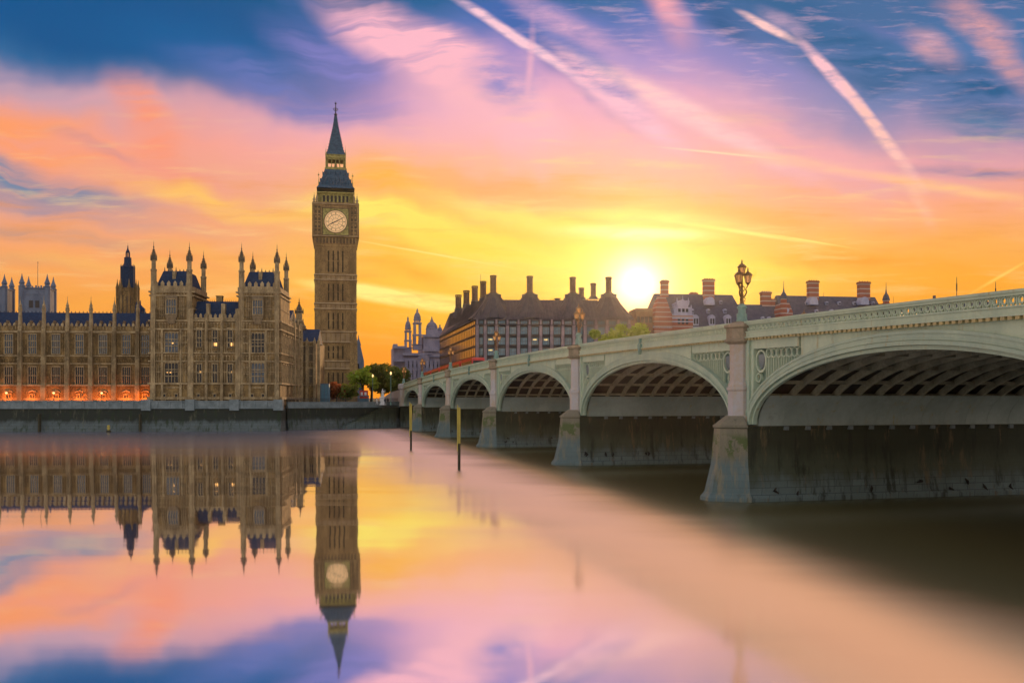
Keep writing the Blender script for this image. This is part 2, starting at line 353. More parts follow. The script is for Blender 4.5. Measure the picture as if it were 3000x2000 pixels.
def stripes(name, a, b_, per, duty):
    m, t, b = P_mat(name); co = t.n.new('ShaderNodeTexCoord').outputs['Object']
    x, y, z = t.sep(co)
    f = t.math('FRACT', t.math('DIVIDE', z, per))
    s_ = t.math('LESS_THAN', f, duty)
    ca = t.mix(t.noise(co, 1.2, 4, .6), tuple(a) + (1,), tuple(q * .6 for q in a) + (1,))
    t.put(b.inputs['Base Color'], t.mix(s_, ca, tuple(b_) + (1,))); b.inputs['Roughness'].default_value = .85
    return m
M['brick'] = stripes('banded_red_brick', (.36, .10, .055), (.42, .36, .34), 1.7, .22)
M['wslate'] = mat('dusky_slate', (.085, .085, .115), .8, (.05, .052, .075), .8, .4, 7)
M['wtrim'] = mat('white_stone_dressing', (.42, .43, .55), .8, (.32, .33, .44), 1)
def leafmat(name, c, c2):
    m, t, b = P_mat(name); gi = t.n.new('ShaderNodeNewGeometry')
    t.put(b.inputs['Base Color'], t.mix(gi.outputs['Random Per Island'], tuple(c) + (1,), tuple(c2) + (1,)))
    b.inputs['Roughness'].default_value = .7
    tr = t.n.new('ShaderNodeBsdfTranslucent'); t.put(tr.inputs[0], tuple(q * 1.8 for q in c) + (1,))
    mx = t.n.new('ShaderNodeMixShader'); mx.inputs[0].default_value = .4
    out = t.n['Material Output']; t.l.new(b.outputs[0], mx.inputs[1]); t.l.new(tr.outputs[0], mx.inputs[2]); t.l.new(mx.outputs[0], out.inputs[0])
    return m
M['leaf'] = leafmat('plane_tree_leaves', (.16, .19, .025), (.06, .09, .015))
M['leaf_y'] = leafmat('spring_leaves', (.32, .38, .03), (.17, .25, .03))
M['leaf_o'] = leafmat('russet_leaves', (.40, .13, .04), (.22, .09, .03))
M['bark'] = mat('bark', (.06, .045, .03), .95, (.035, .028, .02), 2, .6, 12)
M['post'] = mat('yellow_painted_pile', (.50, .38, .06), .6, (.34, .26, .05), .8, .3, 8, streak=3)
M['post_d'] = mat('weedy_timber', (.035, .03, .015), .9, (.06, .05, .02), 2, .5, 10)
M['blue_h'] = mat('blue_hoarding', (.10, .24, .32), .7, (.08, .19, .26), 1)
M['hedge'] = mat('dark_railing', (.02, .03, .035), .8, (.03, .04, .045), 2)
M['rust'] = mat('rusty_iron', (.022, .016, .010), .9, (.012, .009, .006), 5, .6, 20)
M['skin'] = mat('skin', (.45, .28, .20), .6)
M['coat'] = mat('dark_coat', (.03, .035, .05), .9)

# ------------------------------------------------------------------ mesh builder
class MB:
    def __init__(s): s.v = []; s.f = []; s.m = []
    def add(s, vs, fs, mi=0):
        o = len(s.v); s.v += [tuple(p) for p in vs]
        for f in fs: s.f.append(tuple(o + i for i in f)); s.m.append(mi)
        return s
    def box(s, x0, x1, y0, y1, z0, z1, mi=0):
        if x0 > x1: x0, x1 = x1, x0
        return s.add([(x0,y0,z0),(x1,y0,z0),(x1,y1,z0),(x0,y1,z0),(x0,y0,z1),(x1,y0,z1),(x1,y1,z1),(x0,y1,z1)],
                     [(3,2,1,0),(4,5,6,7),(0,1,5,4),(1,2,6,5),(2,3,7,6),(3,0,4,7)], mi)
    def loft(s, rings, mi=0, cap=True):
        n = len(rings[0]); o = []
        for r in rings: o += list(r)
        fs = []
        for k in range(len(rings) - 1):
            for i in range(n):
                j = (i + 1) % n; fs.append((k*n+i, k*n+j, (k+1)*n+j, (k+1)*n+i))
        if cap: fs.append(tuple(range(n - 1, -1, -1))); fs.append(tuple((len(rings)-1)*n + i for i in range(n)))
        return s.add(o, fs, mi)
    def frust(s, cx, cy, prof, mi=0):
        """stack of rectangles: (half x, half y, z)"""
        return s.loft([[(cx-a,cy-b,z),(cx+a,cy-b,z),(cx+a,cy+b,z),(cx-a,cy+b,z)] for a, b, z in prof], mi)
    def lathe(s, cx, cy, prof, n=8, ph=None, mi=0):
        ph = math.pi / n if ph is None else ph
        return s.loft([[(cx + r*math.cos(ph+2*math.pi*i/n), cy + r*math.sin(ph+2*math.pi*i/n), z) for i in range(n)] for r, z in prof], mi)
    def prism_y(s, pts, y0, y1, mi=0):
        return s.loft([[(x, y0, z) for x, z in pts], [(x, y1, z) for x, z in pts]], mi)
    def prism_x(s, pts, x0, x1, mi=0):
        return s.loft([[(x0, y, z) for y, z in pts], [(x1, y, z) for y, z in pts]], mi)
    def prism_z(s, pts, z0, z1, mi=0):
        return s.loft([[(x, y, z0) for x, y in pts], [(x, y, z1) for x, y in pts]], mi)
    def tube(s, path, r, n=6, mi=0):
        rings = []; path = [Vector(p) for p in path]
        for i, p in enumerate(path):
            t = (path[min(i+1, len(path)-1)] - path[max(i-1, 0)]).normalized()
            a = t.orthogonal().normalized() if abs(t.z) < .99 else Vector((1, 0, 0))
            if abs(t.z) < .99: a = t.cross(Vector((0, 0, 1))).normalized()
            b = t.cross(a); rr = r[i] if isinstance(r, (list, tuple)) else r
            rings.append([tuple(p + (a*math.cos(q) + b*math.sin(q))*rr) for q in [2*math.pi*k/n for k in range(n)]])
        return s.loft(rings, mi)
    def ring_y(s, cx, cz, r, wd, y0, y1, n=14, mi=0, ez=1.0):
        """flat annulus facing y"""
        A = [2*math.pi*i/n for i in range(n)]; vs = []; fs = []
        for a in A:
            for rr in (r - wd/2, r + wd/2):
                for y in (y0, y1): vs.append((cx + rr*math.cos(a), y, cz + rr*ez*math.sin(a)))
        for i in range(n):
            p = i*4; q = ((i+1) % n)*4
            fs += [(p, q, q+2, p+2), (p+1, p+3, q+3, q+1), (p, p+1, q+1, q), (p+2, q+2, q+3, p+3)]
        return s.add(vs, fs, mi)
    def build(s, name, mats, parent=None, smooth=False, loc=None, fix=True):
        me = bpy.data.meshes.new(name); me.from_pydata(s.v, [], s.f)
        if not isinstance(mats, (list, tuple)): mats = [mats]
        for m in mats: me.materials.append(M[m] if isinstance(m, str) else m)
        if getattr(s, 'capz', None) is not None:
            for p in me.polygons: p.material_index = 1 if p.center.z > s.capz else 0
        elif len(mats) > 1:
            for p, mi in zip(me.polygons, s.m): p.material_index = mi
        if fix and len(s.f) < 60000:
            bm = bmesh.new(); bm.from_mesh(me); bmesh.ops.recalc_face_normals(bm, faces=bm.faces); bm.to_mesh(me); bm.free()
        if smooth:
            for p in me.polygons: p.use_smooth = True
        o = bpy.data.objects.new(name, me); C.objects.link(o)
        if parent: o.parent = parent
        if loc: o.location = loc
        return o
def tag(o, label, cat, group=None):
    o['label'] = label; o['category'] = cat
    if group: o['group'] = group
    return o
def structure(o, label=None):
    o['kind'] = 'structure'
    if label: o['label'] = label
    return o
def thing(name, label, cat, loc=(0,0,0), rz=0, group=None):
    o = bpy.data.objects.new(name, None); C.objects.link(o); o.location = loc; o.rotation_euler = (0, 0, rz)
    o.empty_display_size = .5
    return tag(o, label, cat, group)
def copy_tree(o, parent=None, loc=None, rz=None, label=None):
    c = o.copy(); C.objects.link(c)
    if parent: c.parent = parent
    if loc is not None: c.location = loc
    if rz is not None: c.rotation_euler = (0, 0, rz)
    if label: c['label'] = label
    for ch in list(o.children): copy_tree(ch, c)
    return c
class Frame:
    def __init__(s, x, y, ang): s.o = Vector((x, y)); s.a = ang; s.e1 = Vector((math.cos(ang), math.sin(ang))); s.e2 = Vector((-math.sin(ang), math.cos(ang)))
    def k(s, px, yo=0): u = Vector(((px - CX) / F, 1)); return (yo + s.o.dot(s.e2)) / u.dot(s.e2)
    def x(s, px, yo=0): k = s.k(px, yo); return (Vector(((px - CX) / F, 1)) * k - s.o).dot(s.e1)
    def z(s, py, px=None, yo=0):
        px = s.ref if px is None else px
        return CH + s.k(px, yo) * (HY - py) / F
    def w(s, x, y): p = s.o + s.e1*x + s.e2*y; return (p.x, p.y)
def at(px, Y): return ((px - CX) / F * Y, Y)
def zat(py, Y): return CH + (HY - py) / F * Y
# ------------------------------------------------------------------ the setting
def sheet(name, pts, z, m):
    mb = MB(); mb.add([(x, y, z) for x, y in pts], [tuple(range(len(pts)))]); o = mb.build(name, m, fix=False)
    if o.data.polygons[0].normal.z < 0: o.data.flip_normals()
    return structure(o)
PAL = Frame(-51.9, 214, R(4)); PAL.ref = 630
BR_A = math.atan2(-.9694, .2453)
BR = Frame(16.38, 68.66, BR_A)
WB = 28.0                                            # width across the bridge
PIERS = [-149, -114.5, -77, -37.5, 0, 34.5]
ENDS = (-179.5, 64.5)
def zt(t): return 13.2 - 2.2 * ((t + 57.5) / 122) ** 2   # top of the parapet

# river surface
m, t, b = P_mat('river_water')
geo = t.n.new('ShaderNodeNewGeometry'); pos = geo.outputs['Position']
wx, wy, wz = t.sep(pos)
co = t.map(pos, sca=(.02, .075, 1))
wn = t.noise(co, 1.0, 4, .6)
# distance from the bridge line, upstream side; ruffled muddy water lies in the lee of the piers
bd = t.math('ADD', t.math('MULTIPLY', t.math('SUBTRACT', wx, 16.38), .9694), t.math('MULTIPLY', t.math('SUBTRACT', wy, 68.66), .2453))
bd = t.math('ADD', bd, t.math('MULTIPLY_ADD', wn, 9.0, -4.5))
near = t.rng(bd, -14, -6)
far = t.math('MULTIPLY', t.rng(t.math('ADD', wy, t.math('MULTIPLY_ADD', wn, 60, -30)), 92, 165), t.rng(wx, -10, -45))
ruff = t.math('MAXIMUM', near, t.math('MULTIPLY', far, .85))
silt_sky = t.rng(bd, -28, -14)  # silty water by the bridge, also given the colour of reflected sky
ta = t.math('MULTIPLY_ADD', silt_sky, 0.0, R(1.55))
tilt = t.comb(0.0, t.math('MULTIPLY', t.math('SINE', ta), -1.0), t.math('COSINE', ta))     # mean slope of the facets one sees at a grazing angle on running water
fnz = t.noise(t.map(pos, sca=(.05, .5, 1)), 1.0, 4, .6, col=True)
fnz2 = t.noise(t.map(pos, sca=(.012, .16, 1)), 1.0, 3, .5, col=True)
rip = t.vm('ADD', t.scale(t.vm('SUBTRACT', fnz, (.5, .5, .5)), .007), t.scale(t.vm('SUBTRACT', fnz2, (.5, .5, .5)), .020))
rip = t.vm('MULTIPLY', rip, (.35, 1, 0))
nrm = t.vm('NORMALIZE', t.vm('ADD', tilt, rip))
gl = t.n.new('ShaderNodeBsdfGlossy'); gl.distribution = 'GGX'
t.put(gl.inputs['Color'], (.93, .93, .94, 1)); t.put(gl.inputs['Roughness'], t.math('ADD', t.math('MULTIPLY_ADD', ruff, .20, .035), t.math('MULTIPLY', silt_sky, .10))); t.put(gl.inputs['Normal'], nrm)
df = t.n.new('ShaderNodeBsdfDiffuse'); t.put(df.inputs[0], t.mix(far, t.mix(near, (.66, .36, .19, 1), (.10, .088, .026, 1)), (.17, .16, .19, 1)))  # silt brown pushed to orange in place of the sunset's reflection
mx = t.n.new('ShaderNodeMixShader'); t.put(mx.inputs[0], t.math('SUBTRACT', t.math('MULTIPLY_ADD', ruff, -.45, .97), t.math("MULTIPLY", silt_sky, .12)))
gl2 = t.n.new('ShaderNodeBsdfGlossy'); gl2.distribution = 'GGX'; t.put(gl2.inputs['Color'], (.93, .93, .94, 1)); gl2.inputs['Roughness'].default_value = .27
t.put(gl2.inputs['Normal'], t.vm('NORMALIZE', t.vm('ADD', (0.0, -math.sin(R(11.5)), math.cos(R(11.5))), rip)))   # choppy water by the bridge; facets lean further, up to the added cloud
gm = t.n.new('ShaderNodeMixShader'); t.put(gm.inputs[0], silt_sky); t.l.new(gl.outputs[0], gm.inputs[1]); t.l.new(gl2.outputs[0], gm.inputs[2])
t.l.new(df.outputs[0], mx.inputs[1]); t.l.new(gm.outputs[0], mx.inputs[2]); t.l.new(mx.outputs[0], t.n['Material Output'].inputs[0])
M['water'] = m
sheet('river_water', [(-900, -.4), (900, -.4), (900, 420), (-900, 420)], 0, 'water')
# river bank line
ab = BR.w(ENDS[0], -1.0); ab2 = BR.w(ENDS[0], WB + 1)
def pw(x, y): return PAL.w(x, y)
WXL, WXR = -420, 0.6
bank = [pw(-420, -3), pw(1.0, -3), pw(1.2, 12), (ab[0], ab[1] - 4), ab2, (900, ab2[1] + 60), (5000, 400), (5000, 6000), (-5000, 6000), (-5000, 160)]
sheet('city_ground', [pw(-420, -2.2), pw(.2, -2.2), pw(1.0, 12), (ab[0] - .3, ab[1] - 3.5), (ab[0], ab[1] + .6), (ab2[0], ab2[1] + 1), (900, ab2[1] + 60), (6000, 500), (6000, 9000), (-6000, 9000), (-6000, 180)], 5.6, 'ground')
# near bank, behind and around the viewer
mb = MB(); mb.box(-900, 900, -80, -.4, -2, 5.55); mb.box(-900, 900, -.75, -.4, 5.55, 6.45); mb.box(-900, 900, -.85, -.3, 6.45, 6.62)
structure(mb.build('riverside_walk', 'pave'))

# ------------------------------------------------------------------ river walls of the far bank
fr = PAL
def zz(py, px=630, yo=0): return fr.z(py, px, yo)
# left part and pavilion base
mb = MB(); x0, x1 = -420, .7
mb.prism_x([(-4.0, -1.5), (-2.6, 2.4), (-2.4, 4.9), (-2.4, 5.1), (3, 5.1), (3, -1.5)], x0, x1)
rw = tag(mb.build('river_wall', 'wall_river', loc=(*pw(0, 0), 0)), 'dark weed-stained granite river wall under the parliament terrace', 'wall'); rw.rotation_euler = (0, 0, fr.a)
mb = MB(); mb.box(x0, x1 + .05, -2.62, -1.9, 5.1, 6.55); mb.box(x0, x1 + .1, -2.75, -1.8, 6.55, 6.75); mb.box(x0, x1 + .1, -2.72, -1.85, 5.0, 5.22)
for i in range(46): mb.box(-i*2.62 - .25, -i*2.62 + .25, -2.75, -1.85, 5.2, 6.6)
for px in (439, 566, 694, 821): q = fr.x(px); mb.box(q - 1.0, q + 1.0, -3.0, -1.0, 4.6, 7.0)
mb.build('parapet', 'parapet_w', rw)
mb = MB()
for px in (414, 120): q = fr.x(px, -3); mb.box(q - .16, q + .16, -4.3, -3.2, -1, 3.9)
mb.build('fender_pile', 'post_d', rw)
# north part, from the pavilion to the bridge, with a landing stair
p0 = pw(.9, 4); p1 = (ab[0], ab[1] - .5)
L = math.dist(p0, p1); a_ = math.atan2(p1[1]-p0[1], p1[0]-p0[0])
NW = Frame(p0[0], p0[1], a_)
mb = MB(); mb.prism_x([(-.9, -1.5), (0, 3.0), (0, 5.0), (2.2, 5.0), (2.2, -1.5)], 0, L)
nw = tag(mb.build('embankment_wall', 'wall_river', loc=(*p0, 0)), 'dark embankment wall with a slanting stair between the parliament pavilion and the bridge', 'wall'); nw.rotation_euler = (0, 0, a_)
mb = MB(); mb.box(0, L, -.3, 1.0, 5.0, 5.35); mb.box(0, L, -.15, .45, 5.35, 6.3); mb.box(0, L, -.25, .55, 6.3, 6.45); mb.build('parapet', 'parapet_w', nw)
mb = MB()
n = 14
for i in range(n):
    mb.box(L*.44 + i*.9, L*.44 + (i+1)*.9, -1.8, -.1, -1.5, .4 + (i+1)*.32)
mb.box(L*.44 + n*.9, L*.93, -1.8, -.1, -1.5, .4 + n*.32)
mb.build('landing_stair', 'pier', nw)
mb = MB()
for i in range(int(L / .35)): mb.box(i*.35, i*.35 + .06, .12, .18, 6.45, 7.25)
mb.box(0, L, .1, .2, 7.2, 7.28); mb.box(0, L, .1, .2, 6.75, 6.8); mb.build('railing', 'hedge', nw)

# ------------------------------------------------------------------ bridge
bridge = thing('road_bridge', 'long green iron arch bridge on granite piers crossing the river on the right', 'bridge', (16.38, 68.66, 0), BR_A)
ZS = 5.4                                             # springing height
HP = 1.35
spans = []
allp = [ENDS[0] + .6] + PIERS + [ENDS[1] - .6]
def span_geom(i):
    l, r = allp[i] + HP, allp[i+1] - HP
    c = (l + r) / 2; a = (r - l) / 2
    return c, a, zt(c) - 2.2 - ZS
def strip(mb, c, a0, b0, a1, b1, y0, y1, n=56, mi=0, t0=0.0, t1=math.pi):
    vs = []
    for k in range(n + 1):
        q = t0 + (t1 - t0)*k/n; cq, sq = math.cos(q), math.sin(q)
        for aa, bb in ((a0, b0), (a1, b1)):
            for y in (y0, y1): vs.append((c + aa*cq, y, ZS + bb*sq))
    fs = []
    for k in range(n):
        p = 4*k; q = p + 4
        fs += [(p, q, q+2, p+2), (p+1, p+3, q+3, q+1), (p, p+1, q+1, q), (p+2, q+2, q+3, p+3)]
    mb.add(vs, fs, mi)
def ell(x, c, a, b):
    q = 1 - ((x - c)/a)**2
    return ZS + b*math.sqrt(q) if q > 0 else ZS
def facade(i, full):
    c, a, bb = span_geom(i); l, r = c - a, c + a
    rw_ = .62 if full else .6
    for side in (0, 1):
        if side == 1: Yf = lambda y: WB - y
        else: Yf = lambda y: y
        tagn = 'spandrel_wall'
        mb = MB()
        # flush plate over the crown, recessed plates towards the piers
        N = 72; op = .60
        xs = [l - .1 + (r - l + .2)*k/N for k in range(N + 1)]
        for k in range(N):
            xa, xb = xs[k], xs[k+1]
            za = ell(xa, c, a + rw_*.6, bb + rw_*.6) ; zb = ell(xb, c, a + rw_*.6, bb + rw_*.6)
            ta, tb = zt(xa) - 1.36, zt(xb) - 1.36
            za = min(za, ta - .01); zb = min(zb, tb - .01)
            if abs((xa + xb)/2 - c) < op*a: y0, y1, mi = Yf(.14), Yf(.7), 0
            else: y0, y1, mi = Yf(.62), Yf(.9), 1
            mb.add([(xa,y0,za),(xb,y0,zb),(xb,y0,tb),(xa,y0,ta),(xa,y1,za),(xb,y1,zb),(xb,y1,tb),(xa,y1,ta)],
                   [(0,1,2,3),(5,4,7,6),(0,4,5,1),(3,2,6,7),(1,5,6,2),(0,3,7,4)], mi)
        o = mb.build(tagn, ['green', 'green_t'], bridge)
        # arch ring with its mouldings
        mb = MB(); nn = 72 if full else 40
        strip(mb, c, a, bb, a + rw_, bb + rw_, Yf(0), Yf(.6), nn)
        strip(mb, c, a - .10, bb - .10, a + .10, bb + .10, Yf(-.09), Yf(.5), nn)
        if side == 0 and full:
            strip(mb, c, a + rw_ - .12, bb + rw_ - .12, a + rw_ + .05, bb + rw_ + .05, Yf(-.05), Yf(.3), nn)
            strip(mb, c, a + .17, bb + .17, a + .24, bb + .24, Yf(-.05), Yf(.3), nn)
            strip(mb, c, a - .34, bb - .34, a - .12, bb - .12, Yf(.12), Yf(.4), nn)
        mb.build('arch_ring', 'green_r', bridge)
        if side == 1: continue
        # top fascia and pilaster strips round the spandrel openings
        for sgn in (-1, 1):
            mb = MB()
            xo = c + sgn*a; xi = c + sgn*op*a; K = 14
            for k in range(K):
                xa = xo + (xi - xo)*k/K; xb = xo + (xi - xo)*(k+1)/K
                ya, yb = zt(xa) - 1.36, zt(xb) - 1.36
                mb.loft([[(xa, .12, ya-.62), (xa, .62, ya-.62), (xa, .62, ya), (xa, .12, ya)], [(xb, .12, yb-.62), (xb, .62, yb-.62), (xb, .62, yb), (xb, .12, yb)]])
            mb.box(xo - sgn*.0, xo + sgn*-.42, .1, .62, ZS + 1.2, zt(xo) - 1.9)
            mb.build('spandrel_frame', 'green', bridge)
        # tracery
        for sgn in (-1, 1):
            mb = MB(); sh = MB(); xo = c + sgn*(a - .42); x = xo; first = True; cnt = 0
            zf = lambda x: zt(x) - 1.98
            lo = lambda x: ell(x, c, a + rw_, bb + rw_)
            while cnt < 14:
                r_ = .66 if first else None
                if first:
                    cx_ = x - sgn*(.62)
                    gap = zf(cx_) - lo(cx_)
                    r_ = max(.25, min(.66, gap*.30)); cx_ = x - sgn*(r_ + .06); cz = zf(cx_) - r_*1.15 - .1
                    mb.ring_y(cx_, cz, r_, .13, .28, .5, 18, ez=1.12)
                    sh.prism_y([(cx_ + q*r_*.62, cz + s_*r_*.75) for q, s_ in ((-1, .9), (0, 1), (1, .9), (1, 0), (.6, -.7), (0, -1.1), (-.6, -.7), (-1, 0))], .34, .5)
                    # small ring below
                    r2 = r_*.45; c2x = x - sgn*(r2 + .05); mb.ring_y(c2x, cz - r_*1.15 - r2 - .08, r2, .09, .3, .5, 12)
                    x = cx_ - sgn*(r_ + .05); first = False
                else:
                    cx_ = x - sgn*.3; gap = zf(cx_) - lo(cx_)
                    if gap < .22: break
                    r_ = min(.30, gap*.42); cx_ = x - sgn*(r_ + .03)
                    cz = zf(cx_) - r_ - .03
                    mb.ring_y(cx_, cz, r_, .08, .3, .5, 12)
                    bz = lo(x)
                    if cz - r_ - bz > .1: mb.box(cx_ - .04, cx_ + .04, .3, .5, bz, cz - r_)
                    mb.box(x - .035, x + .035, .3, .5, bz, zf(x))
                    x = cx_ - sgn*(r_ + .03)
                cnt += 1
            mb.build('spandrel_tracery', 'green', bridge)
            sh.build('shield', 'parapet_w', bridge)
    return c, a, bb
for i in range(7):
    full = i in (1, 2, 3, 4, 5)
    c, a, bb = facade(i, full)
    # ribs behind the face
    base = MB(); strip(base, c, a - .05, bb - .05, a + .5, bb + .5, 0, .2, 40)
    me = None; k = 0; y = 2.5
    while y < WB - 1.5:
        if me is None: o = base.build('arch_rib', 'rib', bridge, loc=(0, y, 0)); me = o.data
        else: o = bpy.data.objects.new('arch_rib', me); C.objects.link(o); o.parent = bridge; o.location = (0, y, 0)
        y += 1.72
    mb = MB()
    for q in (14, 24, 36, 50, 66, 84, 96, 114, 130, 144, 156, 166):
        x = c + (a + .22)*math.cos(R(q)); z = ZS + (bb + .22)*math.sin(R(q)); mb.box(x - .06, x + .06, .7, WB - .7, z - .12, z + .12)
    mb.build('cross_brace', 'rib', bridge)
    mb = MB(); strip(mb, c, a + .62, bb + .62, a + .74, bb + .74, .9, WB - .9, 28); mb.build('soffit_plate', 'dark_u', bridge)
    th = math.asin(min(.9, (7.45 - ZS)/bb))
    for t0_, t1_ in ((0, th), (math.pi - th, math.pi)):
        mb = MB(); strip(mb, c, a - .09, bb - .09, a - .01, bb - .01, .7, WB - .7, 10, t0=t0_, t1=t1_)
        for k in range(15):
            yy = .7 + (WB - 1.4)*k/14
            strip(mb, c, a - .11, bb - .11, a - .08, bb - .08, yy - .03, yy + .03, 6, t0=t0_, t1=t1_)
        mb.build('haunch_plate', 'green_p', bridge)
# road deck
mb = MB(); N = 60
xs = [ENDS[0] - 30 + (ENDS[1] + 30 - ENDS[0] + 30)*k/N for k in range(N+1)]
def ztc(x): return zt(max(ENDS[0], min(ENDS[1], x))) - (max(0, ENDS[0] - x) + max(0, x - ENDS[1]))*.03
for k in range(N):
    xa, xb = xs[k], xs[k+1]
    for (ya, yb, dz, th, mi) in ((3.6, WB-3.6, -1.22, .3, 0), (.35, 3.6, -1.08, .44, 1), (WB-3.6, WB-.35, -1.08, .44, 1)):
        A, B = ztc(xa) + dz, ztc(xb) + dz
        mb.loft([[(xa,ya,A-th),(xa,yb,A-th),(xa,yb,A),(xa,ya,A)], [(xb,ya,B-th),(xb,yb,B-th),(xb,yb,B),(xb,ya,B)]], mi)
mb.build('road_deck', ['asph', 'pave'], bridge)
mb = MB()
for k in range(N):
    xa, xb = xs[k], xs[k+1]
    for yy in (WB/2 - .08, 7.2, WB - 7.3):
        if yy != WB/2 - .08 and k % 2: continue
        A, B = ztc(xa) - 1.216, ztc(xb) - 1.216
        mb.add([(xa, yy, A), (xb, yy, B), (xb, yy + .15, B), (xa, yy + .15, A)], [(0, 1, 2, 3)])
mb.build('road_marking', 'white_p', bridge, fix=False)
# parapets
def parapet(l, r, side, full):
    Yf = (lambda y: y) if side == 0 else (lambda y: WB - y)
    mb = MB(); K = max(6, int((r - l)/2.2))
    for k in range(K):
        xa = l + (r-l)*k/K; xb = l + (r-l)*(k+1)/K; A, B = zt(xa), zt(xb)
        for (y0, y1, z0, z1) in ((-.16, .34, -.13, 0), (-.10, .28, -.27, -.13), (-.06, .22, -1.12, -.74), (-.12, .3, -.80, -.72), (-.18, .3, -1.2, -1.12), (.02, .3, -1.37, -1.2)):
            ya, yb = sorted((Yf(y0), Yf(y1)))
            mb.loft([[(xa,ya,A+z0),(xa,yb,A+z0),(xa,yb,A+z1),(xa,ya,A+z1)], [(xb,ya,B+z0),(xb,yb,B+z0),(xb,yb,B+z1),(xb,ya,B+z1)]])
    # pierced band of trefoil openings
    st = .52; n = int((r - l)/st); st = (r - l)/n
    ya, yb = sorted((Yf(.02), Yf(.14)))
    for k in range(n):
        x = l + (k + .5)*st; z = zt(x)
        if full:
            mb.ring_y(x, z - .47, .17, .075, ya, yb, 9)
            mb.box(x - st/2 - .035, x - st/2 + .035, ya, yb, z - .74, z - .27)
            mb.box(x - .03, x + .03, ya, yb, z - .74, z - .62)
            mb.box(x + st/2 - .12, x + st/2 + .12, ya, yb, z - .33, z - .27)
        else:
            mb.box(x - .12, x + .02, ya, yb, z - .74, z - .27)
    o = mb.build('parapet', 'green', bridge)
    if side == 0:
        mb = MB(); st = .46; n = int((r - l)/st)
        for k in range(n):
            x = l + (k + .5)*(r-l)/n; z = zt(x); mb.box(x - .13, x + .13, -.16, .1, z - 1.36, z - 1.2)
        mb.build('dentil_row', 'gold_d', bridge)
for i in range(7):
    for side in (0, 1): parapet(allp[i] + .9, allp[i+1] - .9, side, side == 0 and i in (2, 3, 4, 5))
for x in [span_geom(i)[0] for i in (1, 2, 3, 4)]:
    mb = MB(); z = zt(x); mb.prism_y([(x-.3, z-1.15), (x, z-1.75), (x+.3, z-1.15), (x+.3, z-.85), (x, z-.7), (x-.3, z-.85)], -.3, -.05)
    mb.box(x - .14, x + .14, -.26, -.05, z - .7, z - .3)
    mb.build('crown_shield', 'green_t', bridge)
